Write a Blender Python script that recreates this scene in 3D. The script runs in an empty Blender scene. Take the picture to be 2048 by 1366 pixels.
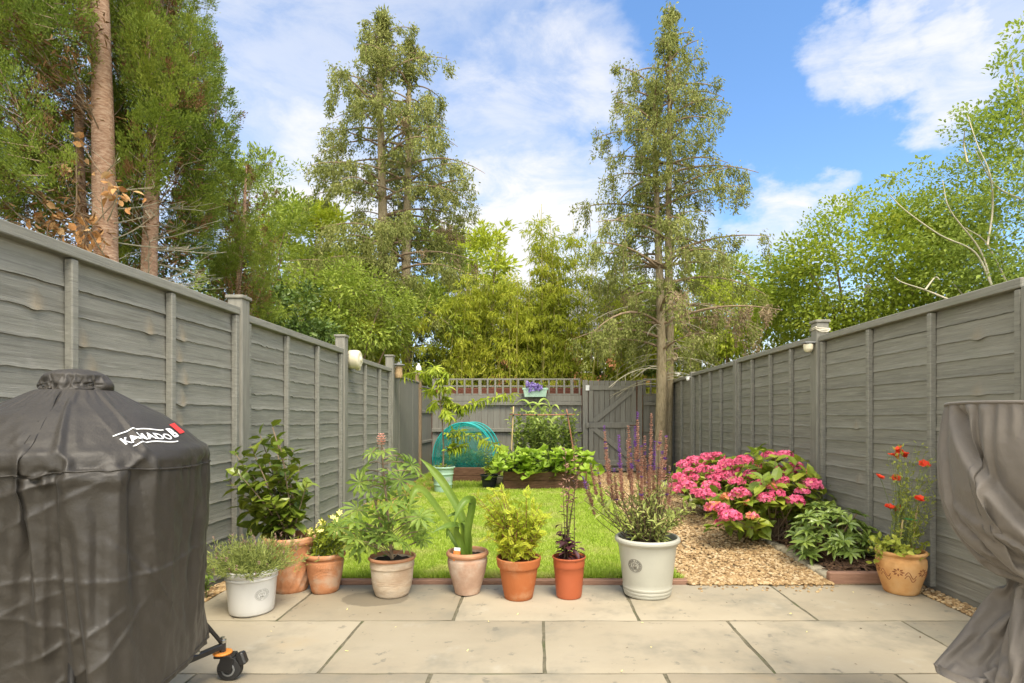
import bpy, bmesh, math, random
import numpy as np
from math import sin, cos, pi, radians as R
from mathutils import Vector
sc = bpy.context.scene
col = sc.collection
A = np.array

# ------------------------------------------------------------------ camera frame (photo pixel + distance -> place)
CX, CY, F, H = 1075.0, 835.0, 1115.0, 1.05
def px(x, y, Y): return A([(x-CX)*Y/F, Y, H-(y-CY)*Y/F])
def rg(s): return np.random.default_rng(s)
def nz(v):
    v = np.asarray(v, float)
    return v/np.maximum(np.linalg.norm(v, axis=-1, keepdims=True), 1e-9)

def _h(ix, iy, iz):
    n = (ix*374761393 + iy*668265263 + iz*2147483647) & 0xffffffff
    n = ((n ^ (n >> 13))*1274126177) & 0xffffffff
    return ((n ^ (n >> 16)) & 0xffff)/65535.0
def vn(x, y=0., z=0.):
    """value noise, -1..1"""
    x, y, z = np.broadcast_arrays(np.asarray(x, float), np.asarray(y, float), np.asarray(z, float))
    fx, fy, fz = np.floor(x), np.floor(y), np.floor(z)
    ix, iy, iz = fx.astype(np.int64), fy.astype(np.int64), fz.astype(np.int64)
    u, v, w = x-fx, y-fy, z-fz
    u, v, w = u*u*(3-2*u), v*v*(3-2*v), w*w*(3-2*w)
    r = 0
    for a in (0, 1):
        for b in (0, 1):
            for c in (0, 1):
                r = r + _h(ix+a, iy+b, iz+c)*(u if a else 1-u)*(v if b else 1-v)*(w if c else 1-w)
    return r*2-1

# ------------------------------------------------------------------ mesh builder
class MB:
    def __init__(s): s.V = []; s.F = []; s.n = 0; s.attr = []
    def add(s, V, F, mi=0, at=None):
        V = np.asarray(V, float).reshape(-1, 3)
        s.V.append(V)
        s.attr.append(np.zeros(len(V)) if at is None else np.asarray(at, float).reshape(-1))
        if isinstance(F, np.ndarray): F = [F]
        else:
            by = {}
            for f in F: by.setdefault(len(f), []).append(f)
            F = [A(v) for v in by.values()]
        for f in F: s.F.append((f+s.n, mi))
        s.n += len(V)
    def mesh(s, name, mats, origin, smooth, useattr=False):
        V = np.concatenate(s.V)-np.asarray(origin, float)
        me = bpy.data.meshes.new(name)
        me.vertices.add(len(V)); me.vertices.foreach_set('co', V.astype(np.float32).ravel())
        tot = np.concatenate([np.full(len(f), f.shape[1]) for f, _ in s.F])
        loops = np.concatenate([f.ravel() for f, _ in s.F])
        mi = np.concatenate([np.full(len(f), m) for f, m in s.F])
        me.loops.add(len(loops)); me.loops.foreach_set('vertex_index', loops.astype(np.int32))
        me.polygons.add(len(tot))
        me.polygons.foreach_set('loop_start', np.concatenate([[0], np.cumsum(tot)[:-1]]).astype(np.int32))
        me.polygons.foreach_set('material_index', mi.astype(np.int32))
        me.polygons.foreach_set('use_smooth', np.full(len(tot), bool(smooth)))
        if useattr:
            a = me.attributes.new('mark', 'FLOAT', 'POINT')
            a.data.foreach_set('value', np.concatenate(s.attr).astype(np.float32))
        for m in mats: me.materials.append(m)
        me.update(calc_edges=True); me.validate()
        return me

def sn(x, y, s=0, n=7):
    """smooth wandering noise from a few sine waves, about -1..1"""
    r = np.random.default_rng(int(s*97)+5); o = 0
    for i in range(n):
        a = r.uniform(0, 6.28); k = r.uniform(.7, 1.9)*2; o = o+np.sin(k*(x*cos(a)+y*sin(a))+r.uniform(0, 6.28)+.6*np.sin(k*.6*(x*sin(a)-y*cos(a))))
    return o/(n**.5*1.2)
def tag(o, label=None, cat=None, group=None, kind=None):
    if label: o['label'] = label
    if cat: o['category'] = cat
    if group: o['group'] = group
    if kind: o['kind'] = kind
    return o
def T(name, label, cat, loc, group=None):
    o = bpy.data.objects.new(name, None); col.objects.link(o)
    o.empty_display_size = .1; o.location = loc
    return tag(o, label, cat, group)
def org(p):
    o = np.zeros(3)
    while p is not None: o += A(p.location); p = p.parent
    return o
def P(name, mb, mats, parent=None, smooth=False, loc=None, attr=False):
    """link a builder (world coordinates) as ONE mesh object"""
    if not isinstance(mats, (list, tuple)): mats = [mats]
    o0 = org(parent) if parent is not None else (A(loc, dtype=float) if loc is not None else np.zeros(3))
    o = bpy.data.objects.new(name, mb.mesh(name, mats, o0, smooth, attr)); col.objects.link(o)
    if parent is not None: o.parent = parent
    else: o.location = o0
    return o

def _cb(bev):
    x, b = .5, bev
    return None
def cbox(mb, c, s, bev=.004, rot=None, mi=0, at=None):
    """chamfered box: centre, size, chamfer, rotation matrix 3x3"""
    h = A(s, dtype=float)/2; b = min(bev, h.min()*.45)
    V = []; idx = {}
    for ax in range(3):
        for sx in (-1, 1):
            for sy in (-1, 1):
                for sz in (-1, 1):
                    sg = (sx, sy, sz)
                    v = [sg[i]*(h[i] if i == ax else h[i]-b) for i in range(3)]
                    idx[(ax, sg)] = len(V); V.append(v)
    Fs = []
    for ax in range(3):
        o1, o2 = (ax+1) % 3, (ax+2) % 3
        for s_ in (-1, 1):
            q = []
            for a_, b_ in ((-1, -1), (1, -1), (1, 1), (-1, 1)):
                sg = [0]*3; sg[ax] = s_; sg[o1] = a_; sg[o2] = b_
                q.append(idx[(ax, tuple(sg))])
            Fs.append(q if s_ > 0 else q[::-1])
        for a_ in (-1, 1):          # edge chamfers along ax
            for b_ in (-1, 1):
                def k(axx, e):
                    sg = [0]*3; sg[ax] = e; sg[o1] = a_; sg[o2] = b_
                    return idx[(axx, tuple(sg))]
                q = [k(o1, -1), k(o1, 1), k(o2, 1), k(o2, -1)]
                Fs.append(q if a_*b_ < 0 else q[::-1])
    for sx in (-1, 1):
        for sy in (-1, 1):
            for sz in (-1, 1):
                q = [idx[(a_, (sx, sy, sz))] for a_ in range(3)]
                Fs.append(q if sx*sy*sz > 0 else q[::-1])
    V = A(V)
    if rot is not None: V = V @ np.asarray(rot).T
    mb.add(V+A(c, dtype=float), Fs, mi, None if at is None else np.full(len(V), at))
def rz(a): return A([[cos(a), -sin(a), 0], [sin(a), cos(a), 0], [0, 0, 1]])
def rx(a): return A([[1, 0, 0], [0, cos(a), -sin(a)], [0, sin(a), cos(a)]])
def ry(a): return A([[cos(a), 0, sin(a)], [0, 1, 0], [-sin(a), 0, cos(a)]])
def box2(mb, p, q, w, t, bev=.003, up=(0, -1, 0), mi=0):
    """bar from p to q, width w, thickness t along up"""
    p, q = A(p, dtype=float), A(q, dtype=float)
    z = nz(q-p); y = nz(A(up)-z*np.dot(A(up), z)); x = np.cross(y, z)
    cbox(mb, (p+q)/2, (w, t, np.linalg.norm(q-p)), bev, np.stack([x, y, z], 1), mi)

def tube(mb, pts, r, n=6, mi=0, cap=True, at=None):
    pts = A(pts, dtype=float); m = len(pts)
    r = np.broadcast_to(A(r, dtype=float), (m,))
    t = np.gradient(pts, axis=0); t = nz(t)
    ref = A([0., 0, 1]) if abs(t[0][2]) < .9 else A([1., 0, 0])
    u = np.zeros_like(pts); u[0] = nz(np.cross(t[0], ref))
    for i in range(1, m): u[i] = nz(u[i-1]-t[i]*np.dot(u[i-1], t[i]))
    w = np.cross(t, u)
    a = np.arange(n)*2*pi/n
    V = pts[:, None]+r[:, None, None]*(u[:, None]*np.cos(a)[None, :, None]+w[:, None]*np.sin(a)[None, :, None])
    i, j = np.meshgrid(np.arange(m-1), np.arange(n), indexing='ij'); k = (j+1) % n
    Fq = np.stack([i*n+j, i*n+k, (i+1)*n+k, (i+1)*n+j], -1).reshape(-1, 4)
    Fl = [Fq]
    V = V.reshape(-1, 3)
    if cap:
        V = np.concatenate([V, pts[[0, -1]]])
        jj = np.arange(n); kk = (jj+1) % n
        Fl.append(np.stack([kk, jj, np.full(n, m*n)], 1)); Fl.append(np.stack([(m-1)*n+jj, (m-1)*n+kk, np.full(n, m*n+1)], 1))
    mb.add(V, np.zeros((0, 3), int) if False else Fl[0], mi, at)
    if cap:
        base = mb.n-len(V)
        for f in Fl[1:]: mb.F.append((f+base, mi))

def grid(mb, V, closed_j=False, mi=0, at=None):
    """V (m,n,3)"""
    m, n = V.shape[:2]
    jn = n if closed_j else n-1
    i, j = np.meshgrid(np.arange(m-1), np.arange(jn), indexing='ij'); k = (j+1) % n
    mb.add(V.reshape(-1, 3), np.stack([i*n+j, i*n+k, (i+1)*n+k, (i+1)*n+j], -1).reshape(-1, 4), mi, at)
def lathe(mb, c, prof, n=48, mi=0, mod=None, sx=1., sy=1., sub=4):
    """prof [(r,z)..]; linear subdivided; mod(theta,z,r)->r"""
    pr = A(prof, dtype=float)
    rs, zs = [], []
    for a, b in zip(pr[:-1], pr[1:]):
        for k in range(sub): rs.append(a[0]+(b[0]-a[0])*k/sub); zs.append(a[1]+(b[1]-a[1])*k/sub)
    rs.append(pr[-1][0]); zs.append(pr[-1][1]); rs, zs = A(rs), A(zs)
    th = np.arange(n)*2*pi/n
    Rr = np.repeat(rs[:, None], n, 1); Z = np.repeat(zs[:, None], n, 1); Th = np.repeat(th[None], len(rs), 0)
    if mod is not None: Rr = mod(Th, Z, Rr)
    grid(mb, np.stack([c[0]+sx*Rr*np.cos(Th), c[1]+sy*Rr*np.sin(Th), c[2]+Z], -1), True, mi)

def bez(p0, p1, p2, n=8):
    t = np.linspace(0, 1, n)[:, None]
    return (1-t)**2*A(p0, dtype=float)+2*t*(1-t)*A(p1, dtype=float)+t*t*A(p2, dtype=float)
def catmull(pts, k=6):
    pts = A(pts, dtype=float); p = np.concatenate([[2*pts[0]-pts[1]], pts, [2*pts[-1]-pts[-2]]])
    out = []
    for i in range(1, len(p)-2):
        for t in np.arange(k)/k:
            a, b, c, d = p[i-1:i+3]
            out.append(.5*(2*b+(c-a)*t+(2*a-5*b+4*c-d)*t*t+(3*b-a-3*c+d)*t**3))
    out.append(pts[-1]); return A(out)

# ------------------------------------------------------------------ leaves
DIA = (A([(0, 0, 0), (-.5, .45, .07), (0, 1, -.06), (.5, .45, .07)]), A([(0, 3, 2), (0, 2, 1)]))
OVAL = (A([(0, 0, 0), (0, .36, -.02), (0, .72, -.05), (0, 1, -.16), (-.44, .3, .06), (-.38, .66, .03), (.44, .3, .06), (.38, .66, .03)]),
        A([(0, 1, 4), (4, 1, 2), (4, 2, 5), (5, 2, 3), (1, 0, 6), (1, 6, 2), (2, 6, 7), (2, 7, 3)])[:, ::-1])
LANCE = (A([(0, 0, 0), (-.5, .3, .05), (0, .33, 0), (.5, .3, .05), (-.42, .62, -.04), (0, .65, -.07), (.42, .62, -.04), (0, 1, -.3)]),
         A([(0, 3, 2), (0, 2, 1), (1, 2, 5), (1, 5, 4), (2, 3, 6), (2, 6, 5), (4, 5, 7), (5, 6, 7)]))
def lobed(n=14, lob=5, dep=.20, cup=.30):
    a = np.linspace(-pi*.93, pi*.93, n*2+1)+pi/2
    r = .5*(1-dep*np.abs(np.sin((a-pi/2)*lob/2))-.07*(np.arange(len(a)) % 2))
    V = [(0, .4, -cup*.6)]+[(r_*cos(t), .45+r_*sin(t), cup*(.5*(r_/.5)**2)*(1+.5*sin(3*t))-.04) for t, r_ in zip(a, r)]
    return (A(V), A([(0, i+1, i+2) for i in range(len(a)-1)]))
LOBE = lobed()
OBL = (LANCE[0].copy(), LANCE[1])
OBL[0][[1, 3], 0] *= .45; OBL[0][[4, 6], 0] *= 1.15
def palm(nl=10, w=.12):
    V = []; Fs = []
    for i in range(nl):
        a = (i/(nl-1)-.5)*2*pi*.88
        Rm = A([[cos(a), -sin(a), 0], [sin(a), cos(a), 0], [0, 0, 1]])
        L = .5*(1-.22*abs(i/(nl-1)-.5)*2)
        v = OBL[0]*A([w, L, L*.8]); v[:, 2] += .25*v[:, 1]*(1-v[:, 1])
        Fs.append(LANCE[1]+len(V)*8); V.append(v @ Rm.T)
    return (np.concatenate(V), np.concatenate(Fs))
PALM = palm()
def petals(n=5, w=.7, cup=.1, rad=.5):
    V = []; Fs = []
    for i in range(n):
        a = i*2*pi/n
        Rm = A([[cos(a), -sin(a), 0], [sin(a), cos(a), 0], [0, 0, 1]])
        v = A([(0, 0, 0), (-.5*w*rad, .62*rad, cup*.7), (0, rad, cup), (.5*w*rad, .62*rad, cup*.7)])
        Fs.append(A([(0, 3, 2), (0, 2, 1)])+4*i); V.append(v @ Rm.T)
    return (np.concatenate(V), np.concatenate(Fs))
FLOR = petals(4, 1.0, .06); STAR = petals(6, .5, .1); ROSE = petals(6, 1.1, .22)
FERN = None
def compound(n=5, w=.26):
    """small fern-like leaf: midrib with paired lobed leaflets"""
    V = []; Fs = []; k = 0
    items = [(0, .62, 0, .38)]
    for i in range(n):
        t = .12+.6*i/n; l = .36*(1-.4*t)
        items += [(0, t, 1.05, l), (0, t, -1.05, l)]
    for x, y, a, l in items:
        Rm = A([[cos(a), -sin(a), 0], [sin(a), cos(a), 0], [0, 0, 1]])
        v = DIA[0]*A([l*w*1.7, l, l]); v = v @ Rm.T+A([x, y, 0])
        V.append(v); Fs.append(DIA[1]+k); k += 4
    return (np.concatenate(V), np.concatenate(Fs))
FERN = compound()
def lv(mb, tm, pos, d, nrm, L, W, mi=0):
    tV, tF = tm
    pos = np.asarray(pos, float).reshape(-1, 3); N = max(len(pos), len(d) if np.ndim(d) == 2 else 1)
    if len(pos) == 0: return
    pos = np.broadcast_to(pos, (N, 3))
    y = nz(np.broadcast_to(d, (N, 3))); nrm = np.broadcast_to(nrm, (N, 3))
    x = nz(np.cross(y, nrm)+1e-6); z = np.cross(x, y)
    L = np.broadcast_to(L, (N,))[:, None, None]; W = np.broadcast_to(W, (N,))[:, None, None]
    V = pos[:, None]+x[:, None]*tV[None, :, 0:1]*W+y[:, None]*tV[None, :, 1:2]*L+z[:, None]*tV[None, :, 2:3]*L
    Fa = (tF[None]+(np.arange(N)*len(tV))[:, None, None]).reshape(-1, tF.shape[1])
    mb.add(V.reshape(-1, 3), Fa, mi)
def rdir(r, n): return nz(r.normal(size=(n, 3)))
def ribbon(mb, path, w, nrm, fold=.25, mi=0):
    """strap leaf along path with a V fold"""
    path = A(path, dtype=float); m = len(path); w = np.broadcast_to(A(w, dtype=float), (m,))[:, None]
    t = nz(np.gradient(path, axis=0)); nn = np.broadcast_to(A(nrm, dtype=float), (m, 3))
    x = nz(np.cross(t, nn)); z = np.cross(x, t)
    V = np.stack([path-x*w/2+z*w*fold*.5, path-x*w*.25+z*w*fold*.1, path-z*w*fold*.3, path+x*w*.25+z*w*fold*.1, path+x*w/2+z*w*fold*.5], 1)
    grid(mb, V, False, mi)
def leafy(ms, ml, path, r0, r1, tm, L, W, n, r, t0=.2, up=.3, out=1., tan=.45, mi=0, miS=0, jit=.25, nsid=5):
    """stem tube with leaves along it"""
    path = A(path, dtype=float)
    if ms is not None: tube(ms, path, np.linspace(r0, r1, len(path)), nsid, miS, cap=False)
    t = np.clip(np.linspace(t0, 1, n)+r.uniform(-.03, .03, n), 0, 1)*(len(path)-1)
    i = np.minimum(t.astype(int), len(path)-2); f = (t-i)[:, None]
    p = path[i]*(1-f)+path[i+1]*f; tg = nz(path[i+1]-path[i])
    az = np.arange(n)*2.4+r.uniform(0, 6)
    ref = nz(np.cross(tg, A([.31, .95, .1]))); bi = np.cross(tg, ref)
    rad = ref*np.cos(az)[:, None]+bi*np.sin(az)[:, None]
    d = nz(rad*out+tg*tan+A([0, 0, up])+r.normal(size=(n, 3))*jit)
    nrm = nz(tg+A([0, 0, .8])+r.normal(size=(n, 3))*jit)
    s = r.uniform(.7, 1.15, n)
    lv(ml, tm, p, d, nrm, L*s, W*s, mi)
    return p

# ------------------------------------------------------------------ materials
def rgb(c): return (c[0], c[1], c[2], 1)
class NT:
    def __init__(s, nt): s.nt = nt; s.l = nt.links
    def n(s, t, **kw):
        nd = s.nt.nodes.new(t)
        for k, v in kw.items(): setattr(nd, k, v)
        return nd
    def set(s, sock, v):
        if hasattr(v, 'is_linked') or isinstance(v, bpy.types.NodeSocket): s.l.new(v, sock)
        else: sock.default_value = v
    def math(s, op, a, b=0., c=None, clamp=False):
        nd = s.n('ShaderNodeMath', operation=op, use_clamp=clamp); s.set(nd.inputs[0], a); s.set(nd.inputs[1], b)
        if c is not None: s.set(nd.inputs[2], c)
        return nd.outputs[0]
    def noise(s, vec, scale, detail=4, rough=.6, dist=0.):
        nd = s.n('ShaderNodeTexNoise'); s.l.new(vec, nd.inputs['Vector'])
        nd.inputs['Scale'].default_value = scale; nd.inputs['Detail'].default_value = detail; nd.inputs['Roughness'].default_value = rough; nd.inputs['Distortion'].default_value = dist
        return nd.outputs[0]
    def ramp(s, fac, stops, interp='LINEAR'):
        nd = s.n('ShaderNodeValToRGB'); cr = nd.color_ramp; cr.interpolation = interp
        while len(cr.elements) < len(stops): cr.elements.new(.5)
        for e, (p, c) in zip(cr.elements, stops): e.position = p; e.color = rgb(c) if len(c) == 3 else c
        s.l.new(fac, nd.inputs[0]); return nd.outputs[0]
    def mix(s, fac, a, b, bt='MIX'):
        nd = s.n('ShaderNodeMix', data_type='RGBA', blend_type=bt)
        s.set(nd.inputs[0], fac)
        for i, v in ((6, a), (7, b)):
            if isinstance(v, tuple): nd.inputs[i].default_value = rgb(v)
            else: s.l.new(v, nd.inputs[i])
        return nd.outputs[2]
    def mr(s, v, a, b, c=0., d=1.):
        nd = s.n('ShaderNodeMapRange', interpolation_type='SMOOTHSTEP'); s.set(nd.inputs[0], v)
        for i, q in enumerate((a, b, c, d)): nd.inputs[i+1].default_value = q
        return nd.outputs[0]
    def vmul(s, v, k):
        nd = s.n('ShaderNodeVectorMath', operation='MULTIPLY'); s.l.new(v, nd.inputs[0]); nd.inputs[1].default_value = k; return nd.outputs[0]
def M(name, stops, scale=5., stretch=(1, 1, 1), detail=5, island=.0, rough=.7, spec=.3, metal=0., bump=0., bscale=None, bstretch=None,
      transl=0., patch=(), mark=None, alpha=None, contrast=1., sheen=0., bdist=.02, coat=0., grain=()):
    m = bpy.data.materials.new(name); m.use_nodes = True; nt = m.node_tree; g = NT(nt)
    bs = nt.nodes['Principled BSDF']; outp = nt.nodes['Material Output']
    geo = g.n('ShaderNodeNewGeometry'); pos = geo.outputs['Position']
    if len(stops) and not isinstance(stops[0][0], (int, float)) : stops = [(i/(max(1, len(stops)-1)), c) for i, c in enumerate(stops)]
    elif len(stops) and len(stops[0]) == 3: stops = [(i/(max(1, len(stops)-1)), c) for i, c in enumerate(stops)]
    f = g.noise(g.vmul(pos, stretch), scale, detail)
    f = g.mr(f, .5-.28/contrast, .5+.28/contrast)
    if island:
        f = g.math('ADD', g.math('MULTIPLY', f, 1-island), g.math('MULTIPLY', geo.outputs['Random Per Island'], island))
    c = g.ramp(f, stops)
    for (pc, ps, lo, hi, amt) in patch[:]:
        st = (1, 1, 1)
        k = g.mr(g.noise(g.vmul(pos, st), ps, 5, .65), lo, hi, 0., amt)
        c = g.mix(k, c, pc)
    for (pc, ps, st, lo, hi, amt) in grain:
        c = g.mix(g.mr(g.noise(g.vmul(pos, st), ps, 6, .7), lo, hi, 0., amt), c, pc)
    if mark:
        at = g.n('ShaderNodeAttribute', attribute_name='mark')
        c = g.mix(at.outputs['Fac'], c, mark)
    g.l.new(c, bs.inputs['Base Color'])
    bs.inputs['Roughness'].default_value = rough; bs.inputs['Metallic'].default_value = metal
    bs.inputs['Specular IOR Level'].default_value = spec
    if sheen: bs.inputs['Sheen Weight'].default_value = sheen
    if coat: bs.inputs['Coat Weight'].default_value = coat; bs.inputs['Coat Roughness'].default_value = .15
    if bump:
        b = g.n('ShaderNodeBump'); b.inputs['Strength'].default_value = bump; b.inputs['Distance'].default_value = bdist
        g.l.new(g.noise(g.vmul(pos, bstretch or stretch), bscale or scale*4, 6, .65), b.inputs['Height']); g.l.new(b.outputs[0], bs.inputs['Normal'])
    last = bs.outputs[0]
    if transl:
        tr = g.n('ShaderNodeBsdfTranslucent'); g.l.new(g.mix(.5, c, (1., .95, .35), 'MULTIPLY') if False else c, tr.inputs[0])
        mx = g.n('ShaderNodeMixShader'); mx.inputs[0].default_value = transl
        g.l.new(last, mx.inputs[1]); g.l.new(tr.outputs[0], mx.inputs[2]); last = mx.outputs[0]
    if alpha is not None:
        tp = g.n('ShaderNodeBsdfTransparent'); mx = g.n('ShaderNodeMixShader'); mx.inputs[0].default_value = alpha
        g.l.new(tp.outputs[0], mx.inputs[1]); g.l.new(last, mx.inputs[2]); last = mx.outputs[0]
    g.l.new(last, outp.inputs[0])
    return m
def leafmat(name, a, b, c=None, scale=3., island=.55, rough=.45, spec=.35, transl=.3, patch=()):
    def k(q):       # foliage under this warm light: fuller yellow-greens
        return (q[0]*1.5, q[1]*1.4, q[2]*1.0) if q is not None and q[1] > q[0]*.85 and q[2] < q[1]*.75 else q
    a, b, c = k(a), k(b), k(c)
    return M(name, [a, b] if c is None else [a, b, c], scale, island=island, rough=rough, spec=spec, transl=transl, detail=3, patch=patch)
# ------------------------------------------------------------------ world, sun, camera
SUN_AZ, SUN_EL = R(155), R(58)          # azimuth clockwise from +Y
def build_world():
    w = bpy.data.worlds.new("World"); sc.world = w; w.use_nodes = True
    g = NT(w.node_tree); bg = w.node_tree.nodes['Background']
    sky = g.n('ShaderNodeTexSky', sky_type='NISHITA'); sky.sun_disc = False
    sky.sun_elevation = SUN_EL; sky.sun_rotation = SUN_AZ; sky.air_density = 1.0; sky.dust_density = .6; sky.ozone_density = 2.0
    tc = g.n('ShaderNodeTexCoord'); d = tc.outputs['Generated']
    sep = g.n('ShaderNodeSeparateXYZ'); g.l.new(d, sep.inputs[0])
    # wispy distortion of the view direction
    nz1 = g.n('ShaderNodeTexNoise'); g.l.new(g.vmul(d, (1, 1, 1.8)), nz1.inputs['Vector']); nz1.inputs['Scale'].default_value = 3.2; nz1.inputs['Detail'].default_value = 7; nz1.inputs['Roughness'].default_value = .6
    off = g.n('ShaderNodeVectorMath', operation='SUBTRACT'); g.l.new(nz1.outputs['Color'], off.inputs[0]); off.inputs[1].default_value = (.5, .5, .5)
    sca = g.n('ShaderNodeVectorMath', operation='SCALE'); g.l.new(off.outputs[0], sca.inputs[0]); sca.inputs['Scale'].default_value = .42
    add = g.n('ShaderNodeVectorMath', operation='ADD'); g.l.new(d, add.inputs[0]); g.l.new(sca.outputs[0], add.inputs[1])
    nrm = g.n('ShaderNodeVectorMath', operation='NORMALIZE'); g.l.new(add.outputs[0], nrm.inputs[0])
    tot = None
    #        x,    y,  inner, outer(deg), amount
    blobs = [(1085, 140, .5, 8., .75), (1000, 190, .5, 7, .65), (960, 350, 2, 11, .5), (1850, 85, .2, 4.4, .85), (1750, 45, .2, 3.8, .7), (1930, 145, .2, 4.2, .85), (1545, 440, 1, 5, 1.), (1655, 420, .5, 3, .7),
             (560, 130, 6, 22, .52), (780, 60, 4, 14, .42), (640, 440, 3, 12, .9), (250, 300, 8, 24, .55), (1040, 520, 4, 13, 1.), (2150, 0, 3, 9, .5), (1330, 540, 2, 9, .8)]
    for (x, y, i, o, amt) in blobs:
        v = nz(A([x-CX, F, CY-y]))
        dt = g.n('ShaderNodeVectorMath', operation='DOT_PRODUCT'); g.l.new(nrm.outputs[0], dt.inputs[0]); dt.inputs[1].default_value = tuple(v)
        k = g.mr(dt.outputs['Value'], cos(R(o)), cos(R(i)), 0., amt)
        tot = k if tot is None else g.math('MAXIMUM', tot, k)
    # bright warm clouds added out of view behind the viewer as frontal fill, and white haze near the horizon
    wide = g.mr(g.noise(g.vmul(d, (1, 1, 2.2)), 2.2, 6, .6), .42, .62, 0., .8)
    back = g.mr(sep.outputs['Y'], -.1, .35, 1., 0.)
    tot = g.math('MAXIMUM', tot, g.math('MULTIPLY', wide, back))
    tot = g.math('MAXIMUM', tot, g.mr(sep.outputs['Z'], .04, .27, 1., 0.))
    det = g.noise(g.vmul(d, (1, 1, 2.8)), 5., 9, .66, .6)
    tot = g.math('MULTIPLY', tot, g.mr(det, .28, .64, .45, 1.1), clamp=True)
    hs = g.n('ShaderNodeHueSaturation'); hs.inputs['Saturation'].default_value = SKY_SAT; hs.inputs['Value'].default_value = SKY_VAL
    g.l.new(sky.outputs[0], hs.inputs['Color'])
    c = g.mix(tot, hs.outputs[0], g.mix(back, CLOUD, BACK_FILL))
    g.l.new(c, bg.inputs[0]); bg.inputs[1].default_value = .1
SKY_SAT, SKY_VAL, CLOUD, BACK_FILL = 1.15, .71, (2.45, 2.45, 2.5), (14., 12.8, 10.2)  # last colour: unseen sky behind the viewer, brightened as added frontal fill
build_world()
sl = bpy.data.lights.new('sun', 'SUN'); sl.energy = 1.3; sl.angle = R(28); sl.color = (1, .91, .76)
so = bpy.data.objects.new('sun', sl); col.objects.link(so)
sd = Vector((sin(SUN_AZ)*cos(SUN_EL), cos(SUN_AZ)*cos(SUN_EL), sin(SUN_EL)))
so.rotation_euler = sd.to_track_quat('Z', 'Y').to_euler(); so.location = sd*30
cd = bpy.data.cameras.new('camera'); co = bpy.data.objects.new('camera', cd); col.objects.link(co)
co.location = (0, 0, H); co.rotation_euler = (pi/2, 0, 0)
cd.sensor_width = 36; cd.lens = F/2048*36; cd.shift_x = -(CX-1024)/2048; cd.shift_y = (CY-683)/2048
cd.clip_start = .05; cd.clip_end = 500
sc.camera = co
vs = sc.view_settings; vs.view_transform = 'Standard'; vs.look = 'None'; vs.gamma = 1; vs.exposure = 2.08
sc.cycles.max_bounces = 6; sc.cycles.diffuse_bounces = 3; sc.cycles.transparent_max_bounces = 12

# ------------------------------------------------------------------ materials
GREY = [(.155, .149, .122), (.215, .208, .172), (.265, .257, .217)]
FENCE = M('fence_paint', stops=GREY, scale=3., stretch=(9, 1.1, 16), detail=6, island=.5, rough=.75, spec=.2, grain=(((.085, .08, .065), 3., (8, .9, 34), .50, .66, .42), ((.36, .35, .31), 4., (7, 1.0, 30), .54, .68, .38), ((.13, .15, .09), 1.1, (1, 1, 2.5), .55, .72, .25)),  bump=.5, bscale=14, bstretch=(9, .9, 26), mark=(.30, .245, .165), bdist=.006,
          patch=((( .30, .29, .25), 7, .56, .74, .35), ((.10, .10, .085), 2.3, .55, .8, .4)))
FENCE_R = M('fence_paint_right', stops=[(.15, .143, .117), (.21, .201, .166), (.26, .25, .209)], scale=3., stretch=(9, 1.1, 16), detail=6, island=.5, rough=.75, spec=.2, grain=(((.085, .08, .065), 3., (8, .9, 34), .50, .66, .42), ((.36, .35, .31), 4., (7, 1.0, 30), .54, .68, .38), ((.13, .15, .09), 1.1, (1, 1, 2.5), .55, .72, .25)),  bump=.5, bscale=14, bstretch=(9, .9, 26), mark=(.24, .205, .15), bdist=.006,
          patch=(((.25, .24, .21), 6, .58, .76, .3),))
FENCE_V = M('fence_paint_upright', [(.15, .14, .115), (.19, .181, .149), (.228, .218, .181)], 3., (14, 14, 1.2), 6, .4, .8, .2, bump=.45, bscale=16, bstretch=(16, 16, .9), bdist=.006)
POST = M('post_paint', [(.15, .142, .116), (.20, .19, .157), (.245, .234, .195)], 4., (10, 10, 1.2), 6, .2, .75, .2, bump=.45, bscale=16, bstretch=(16, 16, 1), bdist=.005)
BROWNPOST = M('bare_timber', [(.16, .11, .06), (.28, .2, .12)], 6, (8, 8, 1), rough=.8, bump=.4)
SLAB = M('sandstone', [(.24, .20, .138), (.325, .278, .195), (.39, .338, .245)], 1.1, (1, 1.8, 1), 7, .58, .8, .25, bump=.25, bscale=26, bdist=.006,
         patch=(((.20, .185, .14), 1.7, .47, .66, .7), ((.38, .28, .15), 1.4, .57, .76, .4), ((.15, .14, .11), 11., .61, .67, .6), ((.42, .39, .31), 4., .58, .74, .4)))
JOINT = M('joint_sand', [(.10, .088, .055), (.19, .168, .11)], 30, rough=.95, bump=.5, patch=(((.07, .09, .025), 3., .5, .65, .8),))
EARTH = M('earth', [(.035, .03, .012), (.06, .065, .02), (.10, .09, .035)], 1.4, rough=.95, bump=.6, bscale=40)
SOIL = M('potting_soil', [(.018, .013, .008), (.05, .036, .022)], 50, rough=.95, bump=.9, bscale=90)
BARK = M('bark_chips', [(.035, .02, .012), (.10, .055, .03), (.17, .10, .055)], 20, island=.8, rough=.9)
LAWNB = M('lawn_turf', [(.18, .24, .03), (.30, .36, .06), (.42, .42, .14)], 5, rough=.95, bump=.6, bscale=60)
BLADE = M('grass_blade', [(.24, .36, .03), (.40, .53, .06), (.58, .62, .18)], 2.6, island=.5, rough=.5, spec=.25, transl=.35, detail=5,
          patch=(((.56, .50, .22), 2.6, .50, .68, .6), ((.12, .24, .03), 5., .58, .72, .5)))
GRAVB = M('gravel_bed', [(.16, .115, .06), (.30, .22, .125)], 60, rough=.9, bump=.8, bscale=120)
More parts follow.
